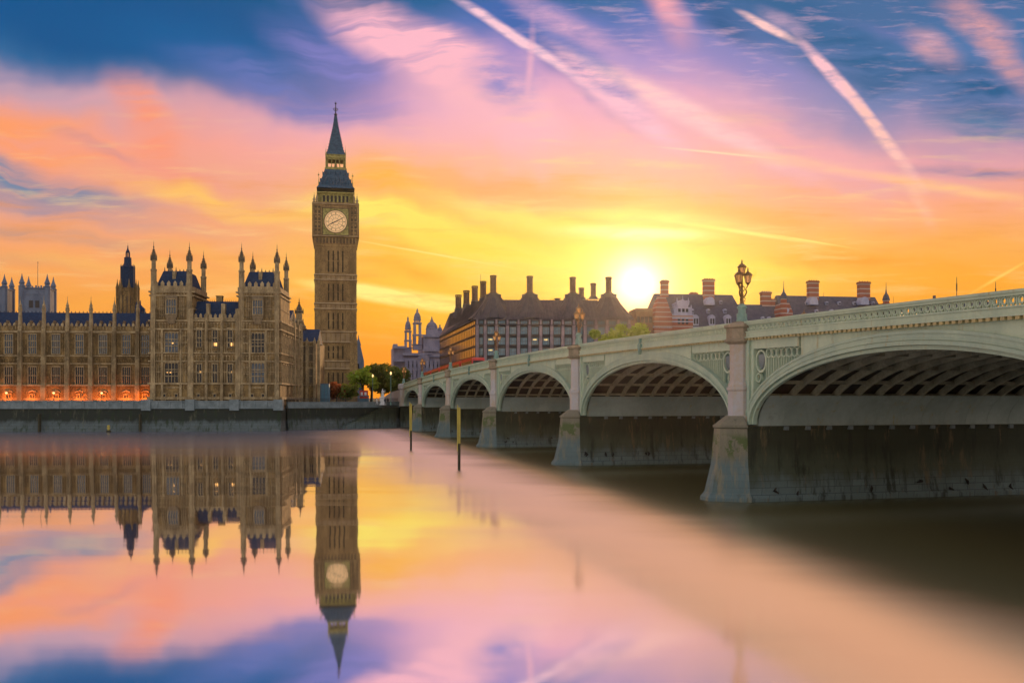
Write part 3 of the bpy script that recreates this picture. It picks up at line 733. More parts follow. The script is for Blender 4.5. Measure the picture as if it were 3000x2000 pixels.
# piers
def pier(x, full=True):
    mb = MB(); T_ = 1.5; T0 = 1.85; ns, n0 = -1.75, -2.35; yb = WB + .4
    def plan(t, nn, yy=-.3, e=0): return [(x - t, yy - e), (x - t*.30, nn), (x + t*.30, nn), (x + t, yy - e), (x + t, yb), (x + t*.3, WB*1.0 + (-nn)), (x - t*.3, WB - nn), (x - t, yb)]
    rings = [[(px, py, z) for px, py in plan(t, nn)] for t, nn, z in ((T0 + .3, n0 - .4, -1.5), (T0 + .3, n0 - .4, .25), (T0 + .08, n0 - .1, .6), (1.62, -1.98, 2.6), (T_, ns, 5.1), (T_ + .08, ns - .08, 5.12), (T_ + .08, ns - .08, 5.3))]
    mb.loft(rings)
    p = mb.build('pier', 'pier', bridge)
    # pale facing of the cutwater, set proud of the core
    mb = MB()
    def nose(t, nn): return [(x - t, -.25), (x - t*.30, nn), (x + t*.30, nn), (x + t, -.25), (x + t*.6, .0), (x - t*.6, 0)]
    e = .05
    mb.loft([[(px, py, z) for px, py in nose(t + e, nn - e)] for t, nn, z in ((T0 + .3, n0 - .4, -1.5), (T0 + .3, n0 - .4, .25), (T0 + .08, n0 - .1, .6), (1.62, -1.98, 2.6), (T_, ns, 5.14), (T_ + .1, ns - .1, 5.18), (T_ + .1, ns - .1, 5.34))])
    mb.loft([[(px, py, z) for px, py in nose(t, nn)] for t, nn, z in ((T_ + .1, ns - .1, 5.34), (1.0, -1.0, 6.0))])
    mb.build('cutwater', 'cut', p)
    for yy, dy in ((0, 1), (WB, -1)):
        mb = MB()
        mb.lathe(x, yy + dy*.15, [(1.12, 5.6), (1.12, 5.95), (.98, 6.05), (.98, 7.75), (1.08, 7.85), (1.08, 8.02), (.98, 8.08), (.98, 8.22), (.86, 8.4), (.86, zt(x) - 1.55)], 8)
        mb.build('pier_shaft', 'shaft', p)
    for yy, dy in ((0, 1), (WB, -1)):
        mb = MB(); z = zt(x)
        mb.lathe(x, yy + dy*.15, [(.92, z-1.6), (1.22, z-1.42), (1.26, z-1.28), (1.1, z-1.2), (1.1, z-.5), (1.26, z-.4), (1.26, z-.22), (.7, z-.05), (.7, z+.0)], 8)
        mb.build('pier_capital', 'cap', p)
    for s_ in (-1, 1):
        mb = MB()
        mb.box(x + s_*.8, x + s_*1.35, .02, .7, ZS, zt(x) - 1.3); mb.box(x + s_*1.15, x + s_*1.42, -.06, .4, ZS, zt(x) - 1.3)
        mb.build('pilaster', 'green_r', p)
    mb = MB(); mb.box(x - 1.42, x + 1.42, .72, WB - .72, 5.3, 7.45); mb.box(x - 1.5, x + 1.5, .6, WB - .6, 5.28, 5.42)
    mb.build('casing_panel', 'green_p', p)
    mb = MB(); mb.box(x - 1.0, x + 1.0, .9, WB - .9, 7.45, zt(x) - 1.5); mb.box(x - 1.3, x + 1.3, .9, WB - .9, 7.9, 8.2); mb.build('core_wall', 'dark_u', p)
    if full:
        for k in range(14):
            if x in (0, -37.5, -77):
                yy = 2.6 + 1.72*k; mb = MB(); mb.box(x + 1.5, x + 1.72, yy - .02, yy + .32, 5.0, 5.27); mb.build('rib_bearing', 'parapet_w', p)
        rg = random.Random(int(x*10) + 5)
        mb = MB()
        for k in range(12):
            mb = MB(); yy = rg.uniform(0, WB); zc = rg.uniform(.7, 1.5); xx = x + T0 + .0 - (zc - .6)*.1 + .03
            h_ = rg.uniform(.15, .5); mb.tube([(xx, yy, zc), (xx + .08, yy + rg.uniform(-.2, .2), zc - h_*.5), (xx + .18, yy + rg.uniform(-.3, .3), zc - h_)], [.05, .12, .04], 5)
            mb.build('old_fixing', 'rust', p)
for x in PIERS: pier(x)
for x, s_ in ((ENDS[0], -1), (ENDS[1], 1)):
    mb = MB(); mb.box(x + s_*6, x - s_*.9, -.8, WB + .8, -1.5, 5.4); mb.box(x + s_*6, x + s_*.2, .0, WB, 5.4, zt(x) - 1.25)
    ab_ = mb.build('abutment', 'pier', bridge)
    mb = MB(); mb.lathe(x, .15, [(1.5, 5.3), (1.3, 5.9), (1.15, 6.2), (1.15, zt(x)-1.5), (1.5, zt(x)-1.3), (1.5, zt(x)-.2), (1.0, zt(x))], 8); mb.build('abutment_shaft', 'shaft', ab_)
# approach on the far bank
mb = MB(); x = ENDS[0]
mb.prism_y([(x - 6, 5.5), (x - .9, 5.5), (x - .9, zt(x) - 1.25), (x - 30, ztc(x-30) - 1.25), (x - 60, 6.4), (x - 60, 5.5)], .3, WB - .3)
mb.build('approach_ramp', 'shaft', bridge)

# ------------------------------------------------------------------ bridge lamps
def lantern(mb, cx, cy, z, s=1.0):
    mb.lathe(cx, cy, [(.05*s, z-.16*s), (.13*s, z-.06*s), (.17*s, z)], 6)
    for k in range(6):
        a_ = math.pi/6 + k*math.pi/3
        mb.tube([(cx + .16*s*math.cos(a_), cy + .16*s*math.sin(a_), z), (cx + .26*s*math.cos(a_), cy + .26*s*math.sin(a_), z + .5*s)], .022*s, 4)
    mb.lathe(cx, cy, [(.33*s, z+.5*s), (.33*s, z+.56*s), (.20*s, z+.70*s), (.09*s, z+.78*s), (.05*s, z+.84*s), (.06*s, z+.9*s), (.015*s, z+1.1*s)], 6)
def make_lamp(label):
    t_ = thing('street_lamp', label, 'street lamp')
    mb = MB(); mb.lathe(0, 0, [(.42, 0), (.42, .14), (.34, .2), (.34, .26), (.29, .34), (.27, .95), (.36, 1.0), (.36, 1.12), (.22, 1.2), (.20, 1.3)], 8)
    for k in range(4):
        a_ = k*math.pi/2; mb.box(.3*math.cos(a_) - .07, .3*math.cos(a_) + .07, .3*math.sin(a_) - .07, .3*math.sin(a_) + .07, .15, .62)
    mb.build('pedestal', 'green_t', t_)
    mb = MB(); mb.lathe(0, 0, [(.2, 1.28), (.13, 1.45), (.1, 1.9), (.14, 1.95), (.1, 2.02), (.075, 2.5), (.12, 2.6), (.07, 2.7), (.06, 3.4), (.09, 3.45)], 8)
    mb.build('column', 'lampgold', t_)
    mb = MB(); 
    for k in range(3):
        a_ = R(100) + k*2*math.pi/3; ca, sa = math.cos(a_), math.sin(a_)
        mb.tube([(.05*ca, .05*sa, 1.75), (.22*ca, .22*sa, 1.9), (.34*ca, .34*sa, 2.15), (.26*ca, .26*sa, 2.38), (.36*ca, .36*sa, 2.52), (.42*ca, .42*sa, 2.66)], [.05, .06, .05, .045, .045, .04], 6)
        mb.tube([(.05*ca, .05*sa, 2.55), (.2*ca, .2*sa, 2.5), (.16*ca, .16*sa, 2.3), (.06*ca, .06*sa, 2.2)], .035, 6)
        mb.tube([(.05*ca, .05*sa, 1.5), (.2*ca, .2*sa, 1.5), (.24*ca, .24*sa, 1.7), (.1*ca, .1*sa, 1.8)], .035, 6)
    mb.build('scroll_bracket', 'lampgold', t_)
    for k in range(4):
        if k < 3: a_ = R(100) + k*2*math.pi/3; cx, cy, z = .42*math.cos(a_), .42*math.sin(a_), 2.82
        else: cx, cy, z = 0, 0, 3.42
        mb = MB(); lantern(mb, 0, 0, 0); l_ = mb.build('lantern', 'lampgold', t_, loc=(cx, cy, z))
        mb = MB(); mb.lathe(0, 0, [(.15, .01), (.245, .49)], 6); mb.build('lantern_glass', 'lampglass', l_)
    return t_
M['lampgold'] = mat('tarnished_gilt_iron', (.30, .15, .05), .45, (.16, .09, .035), 5, .3, 20, metal=.5)
m, t, b = P_mat('lantern_glass'); b.inputs['Base Color'].default_value = (.75, .45, .18, 1); b.inputs['Transmission Weight'].default_value = .7; b.inputs['Roughness'].default_value = .25
b.inputs['Emission Color'].default_value = (1, .55, .18, 1); b.inputs['Emission Strength'].default_value = .12; M['lampglass'] = m
lampL = ['tall four-lantern lamp on the nearest bridge pier, against the orange sky', 'gilded four-lantern lamp on the second nearest bridge pier', 'four-lantern lamp on the third bridge pier from the viewer, before the office block', 'small four-lantern lamp on the fourth bridge pier from the viewer', 'tiny four-lantern lamp on the farthest pier of the bridge', 'lamp on the far abutment where the bridge meets the bank']
lamp0 = make_lamp(lampL[0]); G = 'four-lantern lamps along the bridge parapet'; lamp0['group'] = G
spots = [0, -37.5, -77, -114.5, -149, -179.5]
for i, (x, lb) in enumerate(zip(spots, lampL)):
    o = lamp0 if i == 0 else copy_tree(lamp0)
    o['label'] = lb; o['group'] = G; p = BR.w(x, .15); o.location = (p[0], p[1], zt(x) + (0 if i < 5 else 0)); o.rotation_euler = (0, 0, R(10 + 3*i))
for x, lb in ((-37.5, 'warm lantern top of a lamp showing above the parapet right of the nearest pier'), (-77, 'lamp on the downstream parapet, mostly hidden by the bridge')):
    o = copy_tree(lamp0); o['label'] = lb; o['group'] = G; p = BR.w(x, WB - .15); o.location = (p[0], p[1], zt(x))
# ------------------------------------------------------------------ gothic helpers
def gwindow(parent, x, z0, z1, w_, lights=3, trans=1, fy=0.0, frame='stone_l', glass='glass', arch=False, rot=None, name='window', dep=.22, tracery=False, loc=None):
    """one window: stone frame with mullions and transoms, a pane behind"""
    mb = MB(); h = z1 - z0; e = .16
    mb.box(-w_/2 - e, -w_/2, -dep, 0, 0, h); mb.box(w_/2, w_/2 + e, -dep, 0, 0, h)
    mb.box(-w_/2 - e - .06, w_/2 + e + .06, -dep - .1, 0, h, h + .2); mb.box(-w_/2 - e, w_/2 + e, -dep - .12, 0, -.2, 0)
    for i in range(1, lights):
        q = -w_/2 + w_*i/lights; mb.box(q - .055, q + .055, -dep*.75, 0, 0, h)
    for i in range(1, trans + 1):
        q = h*i/(trans + 1); mb.box(-w_/2, w_/2, -dep*.75 + .01, 0, q - .08, q + .08)
    if arch or tracery:
        for i in range(lights):
            q = -w_/2 + w_*(i + .5)/lights; r_ = w_/lights/2
            mb.prism_y([(q - r_, h - r_*1.2), (q - r_*.6, h - r_*.45), (q, h), (q - r_, h)], -dep*.7, -.01)
            mb.prism_y([(q + r_, h), (q, h), (q + r_*.6, h - r_*.45), (q + r_, h - r_*1.2)], -dep*.7, -.01)
    o = mb.build(name, frame, parent, loc=loc or (x, fy, z0))
    if rot: o.rotation_euler = (0, 0, rot)
    mb = MB(); mb.box(-w_/2, w_/2, -.03, -.005, 0, h); mb.build('pane', glass, o)
    return o
def dupw(o, x, z=None, fy=None, glass=None):
    c = o.copy(); C.objects.link(c); c.location = (x, o.location.y if fy is None else fy, o.location.z if z is None else z)
    for ch in o.children:
        d_ = ch.copy(); C.objects.link(d_); d_.parent = c
        if glass: d_.data = d_.data.copy(); d_.data.materials[0] = M[glass]
    return c
def finial(mb, x, y, z, h, r=.3):
    mb.lathe(x, y, [(r, z), (r*1.15, z + h*.06), (r*1.15, z + h*.12), (r*.75, z + h*.16), (r*.95, z + h*.28), (r*.55, z + h*.42), (r*.22, z + h*.58), (r*.32, z + h*.62), (r*.12, z + h*.68), (r*.10, z + h*.86), (r*.2, z + h*.89), (r*.05, z + h*.92), (r*.04, z + h)], 8)
def turret(mb, x, y, z0, zc, ztop, r, zsplit=None):
    """octagonal turret with bands, open-looking top stage and crocketed ogee cap"""
    pr = [(r*1.12, z0), (r*1.12, z0 + .6), (r, z0 + .7)]
    z = z0 + 4.6
    while z < zc - 2.5:
        pr += [(r, z), (r*1.12, z + .12), (r*1.12, z + .4), (r, z + .5)]; z += 5.2
    hh = ztop - zc
    mb.capz = zc + hh*.30
    pr += [(r, zc - .6), (r*1.25, zc - .35), (r*1.25, zc), (r*.86, zc + .15), (r*.86, zc + hh*.34), (r*1.15, zc + hh*.37), (r*1.15, zc + hh*.41), (r*.8, zc + hh*.45), (r*.78, zc + hh*.52), (r*.38, zc + hh*.64), (r*.16, zc + hh*.74), (r*.34, zc + hh*.77), (r*.14, zc + hh*.80), (r*.07, zc + hh*.90), (r*.16, zc + hh*.915), (r*.04, zc + hh*.93), (r*.03, ztop)]
    mb.lathe(x, y, pr, 8)
    for k in range(8):
        a_ = math.pi/8 + k*math.pi/4; ca, sa = math.cos(a_), math.sin(a_)
        mb.tube([(x + r*1.0*ca, y + r*1.0*sa, z0), (x + r*1.0*ca, y + r*1.0*sa, zc - .6)], .07, 4)
        mb.lathe(x + r*1.12*ca, y + r*1.12*sa, [(.1, zc + hh*.30), (.12, zc + hh*.41), (.02, zc + hh*.54)], 4)
        for q in (.56, .62, .68):
            rr = r*(.78 - (q - .52)*3.2) + .05; mb.box(x + rr*ca - .07, x + rr*ca + .07, y + rr*sa - .07, y + rr*sa + .07, zc + hh*q - .08, zc + hh*q + .1)
def ribs(mb, x0, x1, z0, z1, y, n, w_=.12, d_=.12):
    for i in range(n + 1):
        q = x0 + (x1 - x0)*i/n; mb.box(q - w_/2, q + w_/2, y - d_, y + .02, z0, z1)
def crenel(mb, x0, x1, y, z, h, st, d_=.3, w_=.55):
    n = max(1, int((x1 - x0)/st)); st = (x1 - x0)/n
    for i in range(n):
        c_ = x0 + (i + .5)*st; mb.box(c_ - st*w_/2, c_ + st*w_/2, y - d_/2, y + d_/2, z, z + h)
        mb.prism_y([(c_ - st*w_/2, z + h), (c_ + st*w_/2, z + h), (c_, z + h*1.7)], y - d_/3, y + d_/3)
def carve(mb, x0, x1, z0, z1, y, n, d_=.1):
    """band of small blind arches"""
    st = (x1 - x0)/n
    for i in range(n):
        a_ = x0 + i*st; mb.box(a_ - .045, a_ + .045, y - d_, y + .02, z0, z1)
        mb.prism_y([(a_ + .04, z1), (a_ + .04, z1 - st*.5), (a_ + st/2, z1 - .02)], y - d_*.8, y + .02)
        mb.prism_y([(a_ + st - .04, z1 - st*.5), (a_ + st - .04, z1), (a_ + st/2, z1 - .02)], y - d_*.8, y + .02)

PL = (PAL.o.x, PAL.o.y, 0); GZ = 5.1
# ------------------------------------------------------------------ long riverside wing (left)
wing = thing('parliament_wing', 'long gothic riverside wing with blue iron roof and orange-lit ground floor at left', 'building', PL, PAL.a)
YW = 9.0
def wz(py): return PAL.z(py, 230, YW)
def wx_(px): return PAL.x(px, YW)
xr = wx_(439) ; d0 = (wx_(405) - wx_(61))/5; bx = [wx_(61) + d0*i for i in range(-12, 6)]
xl = bx[0] - d0/2
Zc, Zp = wz(972), wz(955)
mb = MB(); mb.box(xl, xr + 2, YW, YW + 13, GZ, Zp); 
mb.build('wall', 'stone', wing)
mb = MB()
for za, h_, pr in ((wz(975), .45, .35), (wz(1044), .3, .28), (wz(1067), .3, .28), (wz(1131), .4, .4), (wz(1172), .5, .3)):
    mb.box(xl, xr, YW - pr, YW + .02, za, za + h_)
mb.build('string_course', 'stone_l', wing)
mb = MB(); crenel(mb, xl, xr, YW, Zp - .02, .45, 1.05, .3)
ribs(mb, xl, xr, Zc + .5, Zp, YW, int((xr - xl)/.65), .1, .1); mb.build('parapet', 'stone_l', wing)
mb = MB(); zr = PAL.z(914.6, 230, YW + 6.5)
mb.prism_x([(YW + .8, Zp - 1), (YW + .8, Zp - .2), (YW + 5.6, zr - .2), (YW + 7.4, zr - .2), (YW + 12.5, Zp - .2), (YW + 12.5, Zp - 1)], xl, xr + 2)
for i in range(int((xr - xl)/.9)): mb.box(xl + i*.9, xl + i*.9 + .12, YW + 5.4, YW + 5.6, zr - .2, zr + .12)
rf = mb.build('roof', 'slate', wing)
dm = None
for i in range(6, len(bx)):
    for q in (.3, .7):
        x = bx[i] + d0*q
        if dm is None: mb = MB(); mb.prism_y([(-.25, Zp), (.25, Zp), (.25, Zp + .9), (0, Zp + 1.4), (-.25, Zp + .9)], YW + 1.2, YW + 3.2); dm = mb.build('dormer', 'stone_d', rf, loc=(x, 0, 0))
        else: c_ = dm.copy(); C.objects.link(c_); c_.location.x = x
for i, x in enumerate(bx):
    mb = MB(); w_ = .52
    mb.box(x - w_, x + w_, YW - 1.0, YW + .1, GZ, wz(1131)); mb.box(x - w_ + .04, x + w_ - .04, YW - .85, YW + .1, wz(1131), wz(1044)); mb.box(x - w_ + .1, x + w_ - .1, YW - .7, YW + .1, wz(1044), wz(960))
    mb.box(x - w_ - .05, x + w_ + .05, YW - 1.1, YW, wz(1131), wz(1131) + .3); mb.box(x - w_, x + w_, YW - .95, YW, wz(1055), wz(1055) + .3)
    for s_ in (-.3, 0, .3): mb.box(x + s_ - .05, x + s_ + .05, YW - .95, YW - .6, wz(1120), wz(970))
    mb.lathe(x, YW - .3, [(.55, wz(962)), (.5, wz(958)), (.36, wz(912)), (.46, wz(911)), (.46, wz(907))], 8)
    finial(mb, x, YW - .3, wz(907), wz(868) - wz(907), .38)
    mb.build('buttress', 'stone_l', wing)
# carved panels between windows and buttresses
mb = MB()
for i in range(len(bx) - 1 + 1):
    x0 = bx[i] + .6; x1 = bx[i] + d0 - .6 if i < len(bx) - 1 else xr - .1; cxx = (x0 + x1)/2; hw = 1.05
    for a_, b_ in ((x0, cxx - hw), (cxx + hw, x1)):
        if b_ - a_ < .3: continue
        ribs(mb, a_ + .08, b_ - .08, wz(1125), wz(1070), YW, 2, .1, .14); ribs(mb, a_ + .08, b_ - .08, wz(1040), wz(980), YW, 2, .1, .14)
        carve(mb, a_, b_, wz(1012), wz(1006), YW, 2, .16); carve(mb, a_, b_, wz(1098), wz(1092), YW, 2, .16)
    carve(mb, x0, x1, wz(1064), wz(1047), YW, 7, .2)
    for q in range(7): mb.lathe(x0 + (q + .5)*(x1 - x0)/7, YW - .12, [(.05, wz(1062)), (.17, wz(1058)), (.1, wz(1054)), (.16, wz(1052)), (.04, wz(1049))], 6)
mb.build('carved_panel', 'stone', wing)
up = lo_ = dr = None
cs = [bx[i] + d0/2 for i in range(len(bx) - 1)] + [(bx[-1] + .6 + xr)/2]
for i, x in enumerate(cs[4:]):
    if up is None:
        up = gwindow(wing, x, wz(1036), wz(980), 1.75, 4, 2, YW, glass='glass_b', tracery=True)
        lo_ = gwindow(wing, x, wz(1125), wz(1075), 1.75, 4, 1, YW, tracery=True)
        dr = gwindow(wing, x, wz(1171), wz(1156), 1.0, 2, 0, YW, name='doorway', glass='black')
    else:
        dupw(up, x); dupw(lo_, x); dupw(dr, x)
for i, x in enumerate(cs):
    mb = MB(); mb.prism_y([(x - 1.0, wz(1150)), (x - .75, wz(1145)), (x, wz(1142)), (x + .75, wz(1145)), (x + 1.0, wz(1150)), (x + .75, wz(1150)), (x, wz(1146)), (x - .75, wz(1150))], YW - .3, YW)
    mb.build('door_hood', 'stone_l', wing)
# floodlights and little lamps on the terrace
fl0 = None
for i, x in enumerate(cs[4:]):
    p = PAL.w(x, YW - 3.4)
    for dx in (0,):
        ld = bpy.data.lights.new('terrace_uplight', 'AREA'); ld.energy = 190; ld.color = (1, .20, .015); ld.shape = 'RECTANGLE'; ld.size = 1.4; ld.size_y = .4; ld.spread = R(150)
        lo = bpy.data.objects.new('terrace_uplight', ld); C.objects.link(lo); p = PAL.w(x, YW - 2.6); lo.location = (p[0], p[1], GZ + 2.2)
        dv = Vector((-math.sin(PAL.a), math.cos(PAL.a), .12)); lo.rotation_euler = dv.to_track_quat('-Z', 'Y').to_euler()
lamp_pts = [100, 168, 203, 298, 20]
tl = None
for k, px in enumerate((24, 162, 302)):
    t_ = thing('wall_lantern', ['glowing lantern at the doorway nearest the left edge', 'glowing lantern over the terrace below the church tower', 'glowing lantern on the terrace left of the pavilion'][k], 'lamp', (*PAL.w(wx_(px), YW - .9), 0), 0, 'glowing terrace lanterns') if tl is None else copy_tree(tl, loc=(*PAL.w(wx_(px), YW - .9), 0))
    t_['label'] = ['glowing lantern at the doorway nearest the left edge', 'glowing lantern over the terrace below the church tower', 'glowing lantern on the terrace left of the pavilion'][k]
    if tl is None:
        tl = t_; mb = MB(); mb.lathe(0, 0, [(.1, GZ), (.06, GZ + .2), (.05, wz(1154)), (.12, wz(1153.5))], 6); mb.build('stem', 'iron', t_)
        mb = MB(); mb.lathe(0, 0, [(.1, wz(1153.5)), (.27, wz(1151.5)), (.27, wz(1150)), (.05, wz(1148))], 8); mb.build('globe', 'lit_o', t_)
# ------------------------------------------------------------------ pavilion
pav = thing('parliament_pavilion', 'gothic river pavilion with two square turreted towers of honey stone', 'building', PL, PAL.a)
def pz(py, yo=0): return PAL.z(py, 630, yo)
def px_(px, yo=0): return PAL.x(px, yo)
XL, XR = px_(439), 0.0; XA, XB = px_(566), px_(695)
DEP = 31.0; ZB = pz(940)
mb = MB(); mb.box(XL, XR, 0, DEP, GZ, ZB); 
mb.box(XL + 0, XA - .2, .35, 13, ZB, pz(852)); mb.box(XB + .2, XR, .35, 13, ZB, pz(852))
mb.box(XA, XB, .3, 12, ZB, pz(930))
mb.build('wall', 'stone', pav)
mb = MB()
for py, h_, pr in ((942, .35, .3), (967, .35, .35), (1036, .3, .3), (1060, .3, .3), (1126, .4, .4), (1170, .6, .45), (1004, .15, .12), (1090, .15, .12)):
    mb.box(XL - pr, XR + pr, -pr, DEP, pz(py), pz(py) + h_)
for a_, b_ in ((XL, XA), (XB, XR)):
    mb.box(a_ - .25, b_ + .25, .1, 13.2, pz(868), pz(864)); mb.box(a_ - .35, b_ + .35, 0, 13.3, pz(857), pz(853)); mb.box(a_ - .1, b_ + .1, .2, 13.1, pz(905), pz(903))
mb.build('string_course', 'stone_l', pav)
mb = MB()
for a_, b_ in ((XL, XA), (XB, XR)):
    mb.box(a_ + .5, b_ - .5, .2, .5, pz(853), pz(838)); crenel(mb, a_ + .6, b_ - .6, .35, pz(838), .7, 1.35, .3)
    mb.box(a_, a_ + .3, .5, 12.5, pz(853), pz(840)); mb.box(b_ - .3, b_, .5, 12.5, pz(853), pz(840))
    ribs(mb, a_ + .6, b_ - .6, pz(853), pz(838), .2, 14, .08, .08)
    carve(mb, a_ + .7, b_ - .7, pz(864), pz(857.5), .35, 12, .14)
mb.box(XA, XB, .0, .3, pz(940), pz(930)); crenel(mb, XA, XB, .15, pz(930), .55, 1.0, .25)
mb.box(XR - .3, XR + .05, 13, DEP, ZB, pz(926)); crenel_y = []
for i in range(14): y = 13.6 + i*1.3; mb.box(XR - .2, XR + .1, y, y + .7, pz(926), pz(922))
mb.build('parapet', 'stone_l', pav)
# roofs
for a_, b_ in ((XL, XA), (XB, XR)):
    mb = MB(); c_ = (a_ + b_)/2; h_ = (b_ - a_)/2
    yc = 6.7; mb.frust(c_, yc, [(h_ - 1.0, 5.4, pz(848)), (h_ - 1.0, 5.4, pz(838)), (h_ - 2.0, 3.6, pz(800, 5)), (h_ - 2.2, 3.4, pz(798, 5))])
    r_ = mb.build('roof', 'slate', pav)
    mb = MB()
    for i in range(7): x = c_ - (h_ - 2.2) + i*(h_ - 2.2)/3; mb.lathe(x, 3.6, [(.12, pz(798, 4)), (.16, pz(795, 4)), (.03, pz(790 - (6 if i % 3 == 0 else 0), 4))], 6)
    mb.build('cresting', 'stone_d', r_)
    mb = MB(); mb.box(c_ - .45, c_ + .3, 2.2, 3.4, pz(838), pz(797, 3)); mb.build('chimney', 'stone_l', r_)
mb = MB(); mb.prism_x([(1.0, ZB), (1.0, pz(931)), (4.2, pz(884, 5)), (6.6, pz(884, 5)), (10, pz(931)), (10, ZB)], XA - .3, XB + .3); rr_ = mb.build('roof', 'slate', pav)
for px, w_ in ((606, .35), (651, .42)):
    mb = MB(); q = px_(px); mb.box(q - w_, q + w_, .8, 2.0, pz(935), pz(888)); mb.build('chimney', 'stone_l', rr_)
mb = MB(); q0, q1 = px_(634, 5), px_(651, 5); mb.box(q0, q1, 4.8, 6.2, pz(886, 5), pz(868, 5)); mb.box(q0 - .1, q1 + .1, 4.7, 6.3, pz(868, 5), pz(866, 5)); mb.build('chimney', 'stone', rr_)
mb = MB(); mb.prism_x([(13.5, pz(935)), (22, pz(905, 20)), (DEP, pz(935))], XR - 14, XR - .5); mb.build('roof', 'slate', pav)
mb = MB()
for i in range(20): q = XA + (XB - XA)*(i + .5)/20; mb.lathe(q, 4.3, [(.06, pz(884, 5)), (.08, pz(882, 5)), (.02, pz(879, 5))], 4)
mb.build('cresting', 'stone_d', rr_)
# corner turrets
tr = .55
for (x, y, tp, cp) in ((XL + .75, .3, 706, 790), (XA - .9, .3, 708, 790), (XL + .75, 12.8, 706, 790), (XA - .9, 12.8, 708, 790), (XB + .9, .3, 709, 791), (XR - .75, .3, 711, 793), (XB + .9, 12.8, 709, 791), (XR - .75, 12.8, 711, 793)):
    mb = MB(); turret(mb, x, y, GZ if y < 1 else pz(950), pz(cp), pz(tp), tr, pz(cp))
    mb.build('turret', ['stone_l', 'capst'], pav)
mb = MB(); turret(mb, XR - .4, DEP - .5, GZ, PAL.z(940, 848, DEP), PAL.z(872, 848, DEP), .95); mb.build('turret', ['stone_l', 'capst'], pav)
for y in (18.5, 24.5):
    mb = MB(); mb.box(XR - .3, XR + .55, y - .5, y + .5, GZ, pz(928)); finial(mb, XR + .1, y, pz(928), 3.2, .38); mb.build('buttress', 'stone_l', pav)
# buttress piers of the front
for px, w_ in ((450, .5), (560, .55), (606, .28), (651, .28), (698, .55), (812, .5), (476, .25), (530, .25), (732, .25), (780, .25)):
    q = px_(px); mb = MB(); wide = w_ > .4
    top = 940 if not wide else 905
    if w_ == .28: top = 932
    if w_ == .25: top = 966
    mb.box(q - w_, q + w_, -.75 if w_ > .26 else -.35, .3, GZ, pz(1126)); mb.box(q - w_ + .04, q + w_ - .04, -.6 if w_ > .26 else -.3, .3, pz(1126), pz(top))
    mb.box(q - .06, q + .06, -.85 if w_ > .26 else -.42, .3, pz(1120), pz(top + 4))
    if w_ == .28: finial(mb, q, -.2, pz(932), 2.6, .3)
    mb.build('buttress', 'stone_l', pav)
# fine panelling
mb = MB()
def bands(a_, b_):
    n_ = max(2, int((b_ - a_)/.62))
    carve(mb, a_, b_, pz(965), pz(945), 0, n_, .16); carve(mb, a_, b_, pz(1058), pz(1040), 0, n_, .18)
for a_, b_ in ((XL + 1.5, px_(552)), (px_(568), px_(602)), (px_(610), px_(647)), (px_(655), px_(690)), (px_(706), XR - 1.5)): bands(a_, b_)
for c_, hw, rows in ((503, 1.55, ((1120, 1063), (1032, 970))), (756, 1.35, ((1120, 1063), (1032, 970)))):
    c0 = px_(c_)
    lo2, hi2 = ((XL + 1.5, px_(552)) if c_ == 503 else (px_(706), XR - 1.5))
    for (pa, pb) in rows:
        ribs(mb, lo2, c0 - hw - .3, pz(pa), pz(pb), 0, 3, .12, .15); ribs(mb, c0 + hw + .3, hi2, pz(pa), pz(pb), 0, 3, .12, .15)
        for q in (.33, .66):
            zc = pz(pa) + (pz(pb) - pz(pa))*q; carve(mb, lo2, c0 - hw - .3, zc, zc + .6, 0, 3, .2); carve(mb, c0 + hw + .3, hi2, zc, zc + .6, 0, 3, .2)
for c_ in (584, 630, 674):
    c0 = px_(c_)
    for pa, pb in ((1120, 1063), (1032, 970)):
        for s_ in (-1, 1): ribs(mb, c0 + s_*.75, c0 + s_*1.2, pz(pa), pz(pb), 0, 1, .1, .14); carve(mb, min(c0 + s_*.7, c0 + s_*1.3), max(c0 + s_*.7, c0 + s_*1.3), pz(1000), pz(994), 0, 2, .2)
    carve(mb, c0 - 1.2, c0 + 1.2, pz(1036), pz(1028), 0, 4, .2)
for a_, b_, c_ in ((XL, XA, 503), (XB, XR, 756)):
    c0 = px_(c_)
    for s_ in (-1, 1):
        ribs(mb, c0 + s_*1.75, c0 + s_*2.6, pz(932), pz(870), .35, 2, .12, .16)
        for q in range(4): carve(mb, min(c0 + s_*1.7, c0 + s_*2.6), max(c0 + s_*1.7, c0 + s_*2.6), pz(928 - q*14), pz(922 - q*14), .35, 2, .2)
        for q in (880, 900, 920): mb.box(c0 + s_*3.3 - .16, c0 + s_*3.3 + .16, .27, .36, pz(q), pz(q - 3))
mb.build('carved_panel', 'stone_l', pav)
# north return
mb = MB(); yb0 = 1.2
n_ = 17
for i in range(n_ + 1):
    y = yb0 + (DEP - 2.4)*i/n_; mb.box(XR - .02, XR + .22, y - .1, y + .1, pz(1126), pz(942))
mb.build('carved_panel', 'stone_l', pav)
sw = None
for i in range(8):
    y = 3.0 + i*3.5
    for pa, pb in ((1120, 1066), (1032, 972)):
        if sw is None: sw = gwindow(pav, 0, pz(pa), pz(pb), 1.3, 2, 1, rot=R(90), loc=(XR, y, pz(pa)))
        else: c_ = dupw(sw, XR, pz(pa), y)
